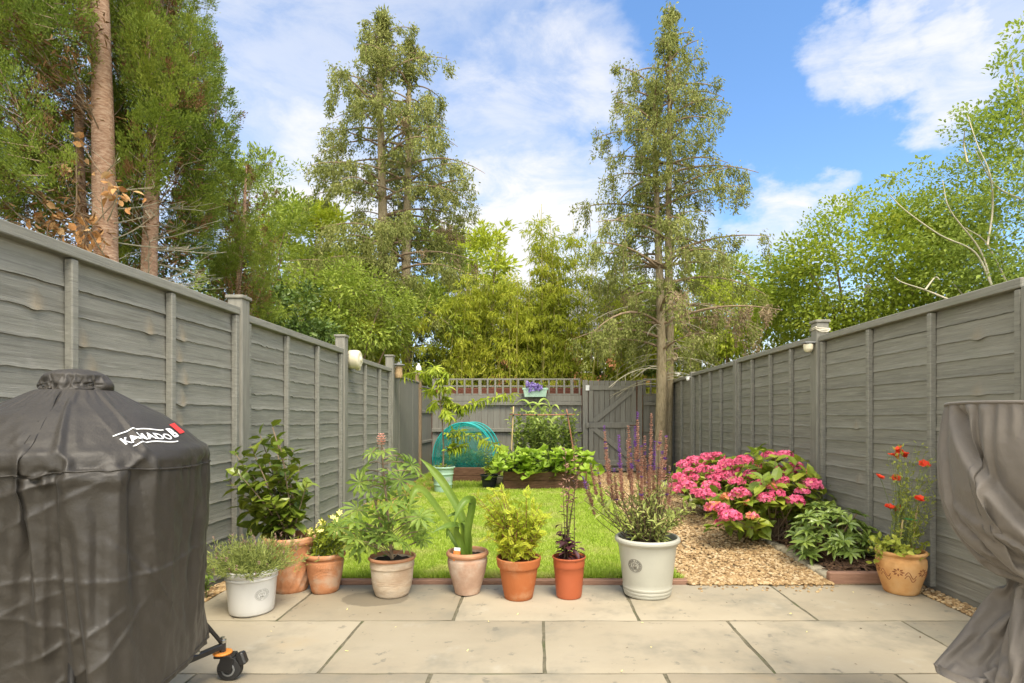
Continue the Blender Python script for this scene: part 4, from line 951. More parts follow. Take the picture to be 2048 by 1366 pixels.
strap([(936, 1112, .0), (937, 1060, -.04), (944, 1020, -.06), (945, 1001, -.08), (930, 1003, -.12), (914, 1030, -.16), (908, 1050, -.17)], .046, (-.2, -1, .3))
strap([(930, 1112, .02), (912, 1070, .0), (880, 1025, -.03), (850, 985, -.06), (833, 978, -.09), (822, 1000, -.12), (818, 1035, -.14)], .042, (.4, -.8, .5))
strap([(930, 1112, -.02), (915, 1070, -.05), (915, 1051, -.09), (890, 1054, -.15), (862, 1066, -.19)], .042, (0, -.7, .7))
strap([(938, 1112, .03), (930, 1060, .06), (925, 1035, .08), (910, 1028, .07), (872, 1044, .02)], .034, (0, -.7, .7))
strap([(928, 1112, .04), (905, 1075, .08), (897, 1060, .10), (893, 1078, .08)], .036, (.3, -1, .3))
strap([(940, 1112, .0), (936, 1065, .02), (926, 1043, .03), (934, 1055, -.02)], .036, (.3, -1, .3))
P('leaves', ml, L_STRAP, t, True)
mb = MB(); q = px(914, 1107, 3.25); box2(mb, q-A([.004, 0, .045]), q+A([0, 0, .015]), .04, .003, .001); P('plant_tag', mb, M('orange_tag', [(.60, .13, .03), (.75, .26, .06)], 60, rough=.5), t)
mb = MB(); box2(mb, q+A([0, 0, .016]), q+A([.002, 0, .034]), .036, .003, .001); P('plant_tag', mb, WHITEP, t)

# 6 golden foliage
c = A([-.11, 3.255, 0.]); t = T('potted_golden_plant', 'yellow leaved plant in a classic orange terracotta flowerpot', 'potted plant', tuple(c), 'pots along the patio edge')
pr = [(0, 0), (.078, 0), (.082, .004), (.1, .10), (.112, .185), (.113, .19), (.122, .192), (.1235, .195), (.131, .243), (.130, .248), (.12, .248), (.116, .21), (.112, .18)]; pr = zs_(pr, .96)
pot(t, c, pr, TERRAO, .114, .193)
r = rg(205); ml = MB(); mg = MB(); ms = MB()
tg = [(955, 985), (975, 970), (990, 990), (1000, 1010), (965, 1005), (1020, 1005), (1035, 1020), (1050, 1030), (1065, 1035), (1080, 1045), (1000, 1035), (1015, 1045), (985, 1025), (1030, 1055), (1060, 1060), (1075, 1070), (975, 1060), (1010, 1070), (1045, 1045), (1085, 1030), (1022, 1030), (1005, 985), (985, 1050), (970, 1035), (1052, 1015)]
for i, (x, y) in enumerate(tg):
    for k in range(2 if y < 1030 else 3):
        q = px(x+r.normal()*9, y+r.normal()*9, 3.255+r.uniform(-.12, .13)); b = c+A([r.normal()*.03, r.normal()*.03, .20])
        pth = bez(b, A([b[0]*.5+q[0]*.5+r.normal()*.02, b[1], .2+.75*(q[2]-.2)]), q, 7)
        low = y > 1035; leafy(ms, mg if low and k % 2 else ml, pth, .0028, .0013, FERN, .055, .055, 11, r, .45, .15, 1., .4, jit=.35)
for k in range(60):
    a = r.uniform(0, 6.28); q = c+A([cos(a)*r.uniform(.05, .145), sin(a)*r.uniform(.05, .145), r.uniform(.24, .38)]); b = c+A([r.normal()*.03, r.normal()*.03, .20])
    leafy(ms, mg, bez(b, (b+q)/2+A([0, 0, .04]), q, 5), .0025, .0012, FERN, .052, .052, 7, r, .4, .1, jit=.4)
P('golden_leaves', ml, L_GOLD, t); P('lower_leaves', mg, L_GOLDG, t); P('stems', ms, REDSTEM, t)

# 7 purple plant in plastic pot
c = A([.185, 3.275, 0.]); t = T('potted_purple_plant', 'dark purple leaved plant in a plain plastic terracotta-coloured pot', 'potted plant', tuple(c), 'pots along the patio edge')
pr = [(0, 0), (.070, 0), (.073, .004), (.076, .02), (.0885, .175), (.091, .178), (.0935, .225), (.0985, .229), (.099, .236), (.095, .238), (.0925, .23), (.088, .17)]
pot(t, c, pr, TERRAP, .089, .185)
r = rg(206); ml = MB(); ms = MB(); mf = MB()
for k in range(9):
    a = r.uniform(0, 6.28); q = c+A([cos(a)*.05, sin(a)*.05, r.uniform(.27, .42)]); b = c+A([cos(a)*.02, sin(a)*.02, .18])
    leafy(ms, ml, bez(b, (b+q)/2, q, 6), .0028, .0016, OVAL, .066, .034, 12, r, .05, -.15, 1., .25)
for x, y, dx in ((1125, 965, -3), (1130, 900, 2), (1148, 880, 3), (1142, 940, 2), (1155, 955, 6), (1137, 985, 0), (1160, 925, 9)):
    b = c+A([r.normal()*.02, r.normal()*.02, .2]); q = px(x, y, 3.275+r.uniform(-.08, .08))
    pth = bez(b, A([b[0]+(q[0]-b[0])*.3, b[1], .2+.5*(q[2]-.2)]), q, 10)
    leafy(ms, ml, pth, .0026, .0014, OVAL, .042, .018, 8, r, .15, .1, 1., .2)
    k = 16; tt = .62+.38*r.random(k); i = np.minimum((tt*9).astype(int), 8); p = pth[i]+(pth[i+1]-pth[i])*r.random(k)[:, None]
    mf = MB(); lv(mf, LANCE, p, np.stack([r.normal(size=k), r.normal(size=k), .3+.4*r.random(k)], -1), rdir(r, k), .028, .008); P('flower_spike', mf, L_CAL, t)
P('leaves', ml, L_PURP, t); P('stems', ms, BSTEM, t)

# 8 salvia, large cream pot
c = A([.655, 3.325, 0.]); t = T('potted_salvia', 'tall salvia with pink-brown and violet spikes in a large cream pot', 'potted plant', tuple(c), 'pots along the patio edge')
pr = [(0, 0), (.125, 0), (.136, .004), (.14, .014), (.139, .022), (.143, .026), (.1435, .036), (.141, .04), (.145, .045), (.146, .055), (.144, .06), (.155, .16), (.169, .28), (.175, .305), (.186, .313), (.193, .323), (.192, .336), (.184, .344), (.174, .343), (.168, .31), (.162, .27)]
pot(t, c, pr, CREAMG, .163, .30); mb = MB(); seal(mb, c, potmat(pr), -.46, .20, .043, w=.0023); P('seal', mb, SEAL, t, True)
r = rg(207); ml = MB(); ms = MB(); mf = MB(); mv = MB()
sp = [(1208, 850, 970), (1237, 868, 985), (1255, 880, 960), (1275, 822, 960), (1303, 825, 950), (1240, 905, 1000), (1262, 905, 990), (1290, 870, 970), (1310, 880, 985), (1325, 900, 970), (1333, 870, 960), (1218, 920, 1000), (1180, 925, 990), (1195, 935, 1010), (1283, 890, 1000), (1270, 850, 930), (1318, 925, 1005), (1340, 930, 1000), (1228, 935, 1010), (1300, 905, 990), (1256, 850, 905), (1175, 965, 1030), (1165, 950, 1005), (1345, 955, 1010), (1296, 930, 1010), (1322, 860, 900)]
for i, (x, y0, y1) in enumerate(sp):
    Y = 3.325+r.uniform(-.14, .16); top, bot = px(x, y0, Y), px(x-(x-1285)*.12, y1, Y); b = c+A([(x-1285)/130*.10+r.normal()*.03, (Y-3.325)*.4, .29])
    tube(ms, np.concatenate([bez(b, A([bot[0]*.8+b[0]*.2, bot[1], .29+.55*(bot[2]-.29)]), bot, 8), [top]]), np.linspace(.0032, .0012, 9), 5, cap=False)
    nw = int((y1-y0)/4.0); mf = MB()
    for k in range(nw):
        f = k/nw; q = bot+(top-bot)*f; m = 7; a = np.arange(m)*2*pi/m+k*.6; rr = .0205*(1-.5*f)*r.uniform(.8, 1.15)
        d = np.stack([np.cos(a), np.sin(a), 0*a+.35], -1); tgt = 1 if (i % 7 == 1 and f > .4) or (f > .88 and i % 3 == 0) or r.random() < .05 else 0
        lv(mf, DIA, q+r.normal(size=(m, 3))*.0018, d+A([0, 0, .45])+r.normal(size=(m, 3))*.25, np.stack([-np.cos(a)*.5, -np.sin(a)*.5, 0*a+1], -1), rr*1.2, rr*.8, tgt)
    P('flower_spike', mf, [L_CAL, L_VIO], t)
for k in range(64):
    a = r.uniform(0, 6.28); rr = r.uniform(.05, .27); q = c+A([cos(a)*rr*1.05, sin(a)*rr*.8, r.uniform(.42, .70)]); b = c+A([r.normal()*.05, r.normal()*.05, .29])
    leafy(ms, ml, bez(b, A([b[0]+(q[0]-b[0])*.35, b[1]+(q[1]-b[1])*.35, .29+.6*(q[2]-.29)]), q, 8), .0032, .0015, OVAL, .048, .016, 15, r, .15, .25, .9, .5)
for x, y in ((1385, 1000), (1372, 1020), (1180, 985), (1195, 1000), (1390, 1015), (1168, 1000)):
    b = c+A([.0, 0, .3]); q = px(x, y, 3.3+r.uniform(-.08, .08)); leafy(ms, ml, bez(b, (b+q)/2+A([0, 0, -.02]), q, 8), .0034, .002, OVAL, .06, .026, 14, r, .35, .2, .9, .4)
n = 26; a = r.uniform(0, 6.28, n); lv(ml, OVAL, c+np.stack([np.cos(a)*.06, np.sin(a)*.06, .31+.05*r.random(n)], -1), np.stack([np.cos(a), np.sin(a), .5*r.random(n)], -1), A([0, 0, 1]), .09, .033)
P('leaves', ml, L_SALV, t); P('stems', ms, BSTEM, t)

# 9 decorated pot with red flowers
c = A([2.19, 3.36, 0.]); t = T('potted_geum', 'wispy plant with small red flowers in an incised yellowish terracotta pot', 'potted plant', tuple(c))
pr = [(0, 0), (.085, 0), (.092, .006), (.108, .06), (.126, .12), (.134, .17), (.132, .205), (.124, .22), (.124, .226), (.134, .234), (.138, .243), (.134, .253), (.124, .254), (.115, .235), (.112, .2)]
rf = potmat(pr); pot(t, c, pr, TERRAD, .113, .225)
mb = MB()
for d0 in (-1.15, -.1, .95):
    for k in range(8):
        a = k*pi/4; u0, v0 = .008*cos(a), .008*sin(a); u1, v1 = .034*cos(a), .026*sin(a); n_ = A([-sin(a), cos(a)])*.006
        V = surf(c, rf, d0, .145, A([u0, (u0+u1)/2+n_[0], u1, (u0+u1)/2-n_[0]]), A([v0, (v0+v1)/2+n_[1], v1, (v0+v1)/2-n_[1]]), .0006)
        V2 = surf(c, rf, d0, .145, A([u0, (u0+u1)/2+n_[0], u1, (u0+u1)/2-n_[0]]), A([v0, (v0+v1)/2+n_[1], v1, (v0+v1)/2-n_[1]]), -.004)
        mb.add(np.concatenate([V, V2]), [(0, 1, 2, 3), (0, 4, 5, 1), (1, 5, 6, 2), (2, 6, 7, 3), (3, 7, 4, 0)])
    s_ = np.linspace(0, 1, 10); tube(mb, surf(c, rf, d0+.5, .15, -.03+.06*s_, -.02+.02*np.sin(s_*6.3), .0002), .0022, 5)
    tube(mb, surf(c, rf, d0+.5, .13, -.03+.06*s_, -.02+.02*np.sin(s_*6.3), .0002), .0022, 5)
P('incised_pattern', mb, INC, t)
r = rg(208); ml = MB(); ms = MB(); mf = MB()
fl = [(1787, 912), (1808, 910), (1852, 930), (1760, 955), (1793, 958), (1839, 1002), (1778, 1015), (1795, 1020), (1800, 902)]
for (x, y) in fl:
    Y = 3.36+r.uniform(-.1, .08); q = px(x, y, Y); b = c+A([r.normal()*.03, r.normal()*.03, .22]); tube(ms, bez(b, A([b[0]*.7+q[0]*.3, b[1], .22+.65*(q[2]-.22)]), q, 9), .0017, 4, cap=False)
    n = 3; mf = MB(); lv(mf, ROSE, q+r.normal(size=(n, 3))*.006, A([.4, .8, .3])+r.normal(size=(n, 3))*.3, A([-.1, -.55, .8])+r.normal(size=(n, 3))*.3, .052, .052); P('flower', mf, L_RED, t)
for k in range(76):
    x, y = (r.uniform(1765, 1870), r.uniform(885, 1075)); x += (1810-x)*.6*max(0, (y-1000)/80); Y = 3.36+r.uniform(-.12, .06)
    q = px(x+6, y, Y); b = c+A([r.normal()*.035, r.normal()*.035, .22])
    pth = bez(b, A([b[0]*.65+q[0]*.35+r.normal()*.02, b[1], .22+.6*(q[2]-.22)]), q, 9)
    leafy(ms, ml, pth, .0015, .0008, FERN, .030, .026, 8 if y < 960 else 13, r, .3, .3, 1., .5, nsid=4)
for k in range(22):
    a = r.uniform(0, 6.28); q = c+A([cos(a)*.15-.02, sin(a)*.13, r.uniform(.22, .36)]); b = c+A([cos(a)*.04, sin(a)*.04, .22]); leafy(ms, ml, bez(b, (b+q)/2+A([0, 0, .07]), q, 6), .0016, .001, OVAL, .042, .026, 9, r, .3, .2)
for x, y in ((1745, 1125), (1752, 1110), (1758, 1085)):
    q = px(x, y, 3.35); b = c+A([-.05, 0, .235]); leafy(ms, ml, bez(b, (b+q)/2+A([0, 0, .05]), q, 7), .0018, .001, OVAL, .045, .028, 10, r, .2, .1)
P('leaves', ml, L_GEUM, t); P('stems', ms, GSTEM, t)
mb = MB(); tube(mb, [c+A([.045, -.02, .22]), px(1835, 1010, 3.33)], .0055, 7); tube(mb, [c+A([-.02, .0, .22]), px(1806, 1040, 3.34)], .0055, 7); P('cane', mb, CANE, t, True)
mb = MB(); a = np.linspace(0, 2*pi, 24); q = px(1820, 1038, 3.34); tube(mb, np.stack([q[0]+.035*np.cos(a), q[1]+.03*np.sin(a), q[2]+.004*np.sin(2*a)], -1), .004, 5); P('tie', mb, GTIE, t, True)

# 10 mint pot with peach tree, 11 black pot
c = A([-1.33, 7.85, 0.]); t = T('potted_peach_tree', 'young peach tree with drooping leaves in a tall mint green pot', 'potted plant', tuple(c))
pr = [(0, 0), (.115, 0), (.12, .01), (.125, .10), (.130, .103), (.130, .115), (.127, .12), (.142, .25), (.147, .252), (.147, .264), (.144, .268), (.152, .335), (.168, .34), (.17, .355), (.165, .362), (.153, .36), (.148, .33), (.145, .3)]
pot(t, c, pr, MINT, .146, .32); mb = MB(); seal(mb, c, potmat(pr), .55, .19, .036); P('seal', mb, SEALW, t, True)
r = rg(209); ml = MB(); ms = MB(); Yp = 7.85
tr = catmull([c+A([0, 0, .31]), px(887, 900, Yp), px(885, 850, Yp), px(880, 800, Yp+.05), px(872, 760, Yp), px(868, 742, Yp)]); tube(ms, tr, np.linspace(.013, .006, len(tr)), 7)
br = [((872, 770), (895, 745), 26), ((870, 760), (842, 745), 22), ((868, 745), (870, 735), 18), ((875, 780), (855, 785), 14), ((874, 778), (898, 775), 12), ((880, 800), (925, 825), 34), ((882, 815), (900, 835), 30), ((881, 805), (935, 815), 26), ((884, 830), (960, 800), 12), ((930, 815), (985, 795), 22), ((975, 797), (1030, 790), 26), ((886, 870), (925, 862), 22), ((887, 880), (960, 870), 24), ((887, 895), (920, 895), 26), ((950, 875), (1000, 895), 20), ((887, 905), (935, 890), 18), ((880, 800), (860, 815), 12), ((879, 790), (900, 805), 24), ((866, 748), (812, 748), 16)]
for (a, b, n) in br:
    a, b = px(*a, Yp+r.uniform(-.06, .06)), px(*b, Yp+r.uniform(-.2, .1)); leafy(ms, ml, bez(a, (a+b)/2+A([0, 0, .04]), b, 7), .0045, .002, LANCE, .145, .034, int(n*2.0), r, .15, -.75, .8, .5)
n = 22; a = r.uniform(0, 6.28, n); lv(ml, OVAL, c+np.stack([np.cos(a)*.08, np.sin(a)*.08, .33+.04*r.random(n)], -1), np.stack([np.cos(a), np.sin(a), .6+0*a], -1), A([0, 0, 1]), .07, .04)
P('leaves', ml, L_PEACH, t); P('trunk', ms, TWIG, t)
c = A([-.72, 8.3, 0.]); t = T('potted_seedling', 'slender seedling in a small black plastic pot on the lawn', 'potted plant', tuple(c))
pr = [(0, 0), (.09, 0), (.094, .01), (.112, .12), (.118, .122), (.118, .135), (.115, .138), (.121, .18), (.135, .183), (.137, .198), (.131, .203), (.122, .2), (.118, .17)]
pot(t, c, pr, BLACKP, .118, .175); r = rg(210); ml = MB(); ms = MB()
for k in range(9):
    q = px(978+r.normal()*14, 905+r.normal()*18, 8.3); b = c+A([r.normal()*.02, 0, .17]); leafy(ms, ml, bez(b, A([b[0], b[1], q[2]*.6]), q, 7), .003, .0015, LANCE, .07, .02, 16, r, .25, -.1)
for k in range(7):
    a = r.uniform(0, 6.28); q = c+A([cos(a)*.1, sin(a)*.1, .30]); leafy(ms, ml, bez(c+A([0, 0, .17]), c+A([0, 0, .26]), q, 5), .002, .001, OVAL, .045, .025, 8, r, .3)
P('leaves', ml, L_PEACH, t); P('stems', ms, GSTEM, t)

# ================================================================== BED SHRUBS
def hydrangea(name, label, base, R3, heads, nst, seed, ho=()):
    t = T(name, label, 'hydrangea', tuple(base), 'hydrangeas in the bed'); r = rg(seed); ml = MB(); ms = MB(); base = A(base, dtype=float)
    for k in range(nst):
        az = r.uniform(0, 6.28); e = np.arccos(r.uniform(.05, 1)); s_ = r.uniform(.62, 1.0)
        q = base+A([cos(az)*sin(e)*R3[0]*s_, sin(az)*sin(e)*R3[1]*s_, .12+cos(e)*(R3[2]-.12)*s_])
        leafy(ms, ml, bez(base+A([r.normal()*.06, r.normal()*.06, .02]), A([base[0]+(q[0]-base[0])*.45, base[1]+(q[1]-base[1])*.45, q[2]*.65]), q, 8), .0045, .0028, OVAL, .125, .082, 12, r, .38, .1, 1., .35, jit=.3)
    for i, (x, y, Y, rad) in enumerate(heads):
        q = px(x, y, Y)-A([0, 0, rad*.15]); tube(ms, bez(base+A([0, 0, .05]), A([base[0]+(q[0]-base[0])*.6, base[1]+(q[1]-base[1])*.6, q[2]*.6]), q, 6), .004, 5, cap=False)
        n = int(170*(rad/.085)**2); u = rdir(r, n*2); u = u[u[:, 2] > -.3][:n]; n = len(u)
        p = q+u*A([1, 1, .66])*rad*(.86+.2*r.random((n, 1))); k = r.random(n)
        sel = k < (.0 if i not in ho else .55); dirx = rdir(r, n)
        hb = MB()
        for msk, mi in ((~sel & (k < .97), 0), (sel, 1), (~sel & (k >= .97), 2)): lv(hb, FLOR, p[msk], dirx[msk], u[msk]+r.normal(size=(msk.sum(), 3))*.25, .030, .030, mi)
        P('flower_head', hb, [L_PINK, L_PINKO, L_PINKL], t)
        n = 6; lv(ml, OVAL, q+r.normal(size=(n, 3))*.02-A([0, 0, rad*.5]), rdir(r, n)*A([1, 1, .2]), A([0, 0, 1])+r.normal(size=(n, 3))*.2, .13, .085)
    P('leaves', ml, L_HYD, t); P('stems', ms, TWIG, t)
def z7(x, y): return 1250+x/2.1015, 600+y/2.1015
H1 = [(607, 650, 5.0, .062), (672, 650, 4.9, .065), (714, 697, 4.7, .06), (783, 772, 4.45, .075), (716, 840, 4.35, .062), (593, 828, 4.4, .062), (487, 810, 4.5, .07), (440, 903, 4.35, .078), (375, 868, 4.6, .072), (535, 905, 4.3, .04), (625, 780, 4.5, .05), (610, 706, 4.9, .062), (570, 702, 5.0, .055), (535, 735, 4.8, .075), (500, 672, 5.3, .078), (765, 722, 4.75, .04), (430, 825, 4.7, .05), (395, 935, 4.5, .035), (640, 705, 5., .045), (520, 850, 4.4, .03), (660, 760, 4.55, .06), (560, 775, 4.6, .058), (690, 725, 4.7, .055), (640, 810, 4.4, .05), (470, 760, 4.7, .06), (745, 800, 4.4, .05), (590, 740, 4.8, .055), (410, 870, 4.5, .05)]
hydrangea('hydrangea', 'larger hydrangea with pink heads spaced over bright leaves', (2.0, 4.72, 0), (.54, .48, .80), [(*z7(x, y), Y, rd*1.08) for x, y, Y, rd in H1], 74, 300, (8, 9, 10, 12, 15, 16, 19))
H2 = [(430, 687, 5.7, .10), (390, 710, 5.7, .09), (435, 742, 5.5, .10), (360, 780, 5.4, .10), (345, 815, 5.3, .11), (330, 710, 6.0, .09), (265, 777, 5.8, .09), (230, 742, 6.1, .09), (250, 690, 6.5, .10), (290, 672, 6.5, .10), (350, 660, 6.4, .11), (385, 657, 6.2, .10), (310, 722, 6.2, .085), (400, 745, 5.5, .085), (210, 780, 6., .07), (290, 745, 6., .075), (300, 805, 5.6, .07), (225, 800, 5.8, .065), (275, 720, 6.2, .08), (455, 712, 5.6, .075), (330, 685, 6.3, .09), (465, 690, 5.6, .08), (370, 740, 5.7, .08), (250, 760, 6., .07)]
hydrangea('hydrangea', 'farther hydrangea on the left with a dense mass of pink heads', (2.02, 6.0, 0), (.42, .52, .70), [(*z7(x, y), Y, rd*.9) for x, y, Y, rd in H2], 52, 301)
# rhododendron
b0 = A([2.1, 3.98, .02]); t = T('rhododendron', 'low rhododendron shrub with whorled leaves between hydrangea and pot', 'shrub', tuple(b0)); r = rg(302); ml = MB(); ms = MB()
for k in range(74):
    az = r.uniform(0, 6.28); e = np.arccos(r.uniform(.0, 1)); s_ = r.uniform(.6, 1.0); q = b0+A([cos(az)*sin(e)*.30*s_, sin(az)*sin(e)*.28*s_, .08+cos(e)*.33*s_])
    if q[0] > 2.38: q[0] = 2.38
    tube(ms, bez(b0, A([b0[0]+(q[0]-b0[0])*.5, b0[1]+(q[1]-b0[1])*.5, q[2]*.7]), q, 6), .004, 5, cap=False)
    ax = nz(q-b0+A([0, 0, .15])); n = 11; a = np.arange(n)*2*pi/n+r.uniform(0, 6); u = nz(np.cross(ax, A([.3, .8, .2]))); w = np.cross(ax, u)
    rad = u*np.cos(a)[:, None]+w*np.sin(a)[:, None]; lv(ml, OVAL, q, rad+ax*r.uniform(-.15, .6, (n, 1)), ax+rad*-.1+r.normal(size=(n, 3))*.15, r.uniform(.07, .11, n), r.uniform(.026, .036, n))
P('leaves', ml, L_RHO, t); P('stems', ms, TWIG, t)
# green shrub at the foot of the tree, beyond the hydrangeas
b0 = A([2.08, 7.5, .02]); t = T('shrub', 'plain green shrub behind the farther hydrangea by the trunk', 'shrub', tuple(b0)); r = rg(303); ml = MB(); ms = MB()
for k in range(46):
    az = r.uniform(0, 6.28); e = np.arccos(r.uniform(.05, 1)); q = b0+A([cos(az)*sin(e)*.32, sin(az)*sin(e)*.6, .05+cos(e)*.42]); leafy(ms, ml, bez(b0, (b0+q)/2+A([0, 0, .08]), q, 6), .004, .002, OVAL, .09, .035, 13, r, .3, .2)
P('leaves', ml, L_MID, t); P('stems', ms, TWIG, t)
# weeds at the left fence foot
for i, (x, y, lab) in enumerate(((-1.93, 3.25, 'bright green weed at the left fence foot beside the lavender pot'), (-1.93, 2.95, 'small weed by the fence left of the white pot'))):
    b0 = A([x, y, 0.]); t = T('weed', lab, 'weed', tuple(b0), 'weeds at the fence foot'); r = rg(310+i); ml = MB(); ms = MB()
    for k in range(7):
        a = r.uniform(0, 6.28); q = b0+A([cos(a)*.06+.02, sin(a)*.06, r.uniform(.05, .15)]); leafy(ms, ml, bez(b0, b0+A([0, 0, .08]), q, 5), .002, .001, OVAL, .05, .022, 5, r, .3, .2)
    P('leaves', ml, L_LUP, t); P('stem', ms, GSTEM, t)
# ================================================================== COVERS (cloth draped with the cloth solver, then kept as mesh)
from mathutils.bvhtree import BVHTree
def drape(V, closed, pin, frames, colliders=(), grow=0., key=None, key_frames=20, bend=.4, tens=14., mass=.25, gdamp=1., quality=6, dist=.004, selfc=False, air=1.5):
    """V (m,n,3) cloth grid -> settled grid. pin: (m,n) weights; key: target grid the pinned points move to"""
    m, n = V.shape[:2]; mb = MB(); grid(mb, V, closed); me = mb.mesh('cloth', [], (0, 0, 0), True); ob = bpy.data.objects.new('cloth', me); col.objects.link(ob)
    vg = ob.vertex_groups.new(name='pin'); w = pin.ravel()
    for i in np.nonzero(w > 0)[0]: vg.add([int(i)], float(w[i]), 'REPLACE')
    if key is not None:
        ob.shape_key_add(name='Basis'); k = ob.shape_key_add(name='key'); k.data.foreach_set('co', key.reshape(-1, 3).astype(np.float32).ravel())
        k.value = 0.; k.keyframe_insert('value', frame=1); k.value = 1.; k.keyframe_insert('value', frame=key_frames)
    cm = ob.modifiers.new('cloth', 'CLOTH'); s = cm.settings; s.quality = quality; s.mass = mass; s.tension_stiffness = tens; s.compression_stiffness = tens; s.shear_stiffness = tens*.5; s.bending_stiffness = bend
    s.tension_damping = 5; s.compression_damping = 5; s.air_damping = air; s.vertex_group_mass = 'pin'; s.pin_stiffness = 1.; s.shrink_min = -grow; s.shrink_max = -grow
    cs = cm.collision_settings; cs.use_collision = bool(colliders); cs.distance_min = dist; cs.collision_quality = 3; cs.use_self_collision = selfc; cs.self_distance_min = .004
    cm.point_cache.frame_start = 1; cm.point_cache.frame_end = frames
    cobs = []
    for cmb in colliders:
        o = bpy.data.objects.new('collider', cmb.mesh('collider', [], (0, 0, 0), True)); col.objects.link(o); md = o.modifiers.new('c', 'COLLISION'); o.collision.thickness_outer = .003; o.collision.cloth_friction = 12; cobs.append(o)
    for f in range(1, frames+1): sc.frame_set(f)
    ev = ob.evaluated_get(bpy.context.evaluated_depsgraph_get()); co = np.zeros(m*n*3, np.float32); ev.data.vertices.foreach_get('co', co)
    sc.frame_set(1)
    for o in [ob]+cobs: d = o.data; bpy.data.objects.remove(o); bpy.data.meshes.remove(d)
    return co.reshape(m, n, 3).astype(float)
bc = A([-1.455, 1.76, 0.]); gc = A([1.50, 1.55, 0.])
DZ = A([.36, .88, .915, .93, .945, .955, 1.0, 1.05, 1.09, 1.115, 1.135]); DR = A([.352, .360, .364, .366, .362, .355, .312, .251, .177, .120, .094])
th = np.linspace(-pi, pi, 113)[:-1]; zs = np.concatenate([np.linspace(.30, .90, 36), np.linspace(.912, .96, 5), np.linspace(.978, 1.135, 11)])
Th, Z = np.meshgrid(th, zs); sqf = lambda T_, Z_: 1+.035*np.cos(4*(T_+.45))*np.clip((.96-Z_)/.06, 0, 1)
Rr = np.interp(Z, DZ, DR)*sqf(Th, Z)+.006+.012*sn(Th*2.2, Z*5, 2.)*np.clip((.92-Z)/.1, 0, 1)
# hem: lower at front
hem = -.03*np.clip(-np.sin(Th), 0, 1)*np.clip((.9-Z)/.6, 0, 1)+.03*np.clip((.9-Z)/.6, 0, 1)
pin = ((Z > 1.126)*1.).astype(float); pin[(np.abs(Z-.936) < .006)] = .12
Vb = np.stack([bc[0]+Rr*np.cos(Th), bc[1]+Rr*np.sin(Th), Z+hem], -1)
cmb = MB(); tc_ = np.linspace(-pi, pi, 97)[:-1]; zc_ = A([.80, .82, .86, .90, .935, .95, .97, 1.0, 1.05, 1.09, 1.11, 1.14]); rc_ = A([.0, .30, .335, .352, .354, .345, .322, .288, .226, .155, .11, .06])
Tc, Zc = np.meshgrid(tc_, zc_); Rc = np.repeat(rc_[:, None], 96, 1)*sqf(Tc, Zc); grid(cmb, np.stack([bc[0]+Rc*np.cos(Tc), bc[1]+Rc*np.sin(Tc), Zc], -1), True)
cm2 = MB(); lathe(cm2, bc, [(.0, .36), (.27, .38), (.31, .55), (.32, .70), (.30, .80), (0, .81)], 48)
# a shelf corner & handle that poke the cloth
cm4 = MB(); cbox(cm4, bc+A([.23, -.22, .885]), (.13, .13, .03), .01, rz(.75)); cbox(cm4, bc+A([.26, -.10, .58]), (.10, .04, .04), .01)
Vs = drape(Vb, True, pin, 34, [cmb, cm2, cm4], grow=.075, bend=.10, tens=10, mass=.3, quality=4)
V_BODY, SEAM_ROW = Vs, 4*38
zc = A([1.120, 1.128, 1.14, 1.155, 1.17, 1.185, 1.197, 1.205, 1.209, 1.211]); rc = A([.086, .082, .084, .09, .094, .094, .088, .066, .032, .0])
tt_ = np.linspace(-pi, pi, 91)[:-1]; zz = np.concatenate([np.linspace(1.12, 1.20, 15), np.linspace(1.203, 1.211, 6)]); r0 = np.interp(zz, zc, rc); Th2, Z2 = np.meshgrid(tt_, zz); R2 = np.repeat(r0[:, None], len(tt_), 1); R2[-1] = .001
R2 *= 1+.06*sn(Th2*3, Z2*40, 3.)
V2 = np.stack([bc[0]+R2*np.cos(Th2), bc[1]+R2*np.sin(Th2), Z2], -1); pn = ((Z2 < 1.126)).astype(float)
cm3 = MB(); lathe(cm3, bc, [(0, 1.11), (.068, 1.115), (.072, 1.15), (.074, 1.18), (.05, 1.193), (0, 1.195)], 40)
V2 = drape(V2, True, pn, 18, [cm3], grow=.10, bend=.02, tens=10, mass=.25, dist=.002)
V_CAP = V2
# grey
tg_ = np.linspace(-pi, pi, 113)[:-1]; s1 = np.linspace(0, 1, 40); s2 = np.linspace(0, 1, 21)[1:]
zt, zw, zb = 1.085, .465, .12
zz = np.concatenate([zt+(zw-zt)*s1, zw+(zb-zw)*s2]); kind = np.concatenate([s1, 1+s2])
Tg, Zg = np.meshgrid(tg_, zz); Kg = np.repeat(kind[:, None], len(tg_), 1)
Rg = .305+.028*np.sin(np.clip(Kg, 0, 1)*pi)+.014*sn(Tg*2., Zg*4, 4.); Rg = np.where(Kg > 1, .305+.06*(Kg-1), Rg)
Vg = np.stack([gc[0]+Rg*np.cos(Tg), gc[1]+Rg*np.sin(Tg), Zg], -1)
top = Kg < .02; waist = np.abs(Kg-1) < .03
Kw = np.where(waist, .122*(1+.15*np.cos(Tg*9+1.0)), Rg); Kw = np.where(top, .292*(1+.015*np.cos(Tg*2+.5)), Kw)
hemk = Kg > 1.96; Kw = np.where(hemk, .285*(1+.10*np.sin(Tg*5+.8)+.06*np.sin(Tg*8+2)), Kw)
tw = np.where(waist, 1.0, np.where(hemk, 1.3, 0))
Vk = np.stack([gc[0]+Kw*np.cos(Tg+tw), gc[1]+Kw*np.sin(Tg+tw), Zg+np.where(waist, .115, 0)+np.where(top, .006*np.cos(Tg*2), 0)+np.where(hemk, .15+.02*np.sin(Tg*5), 0)], -1)
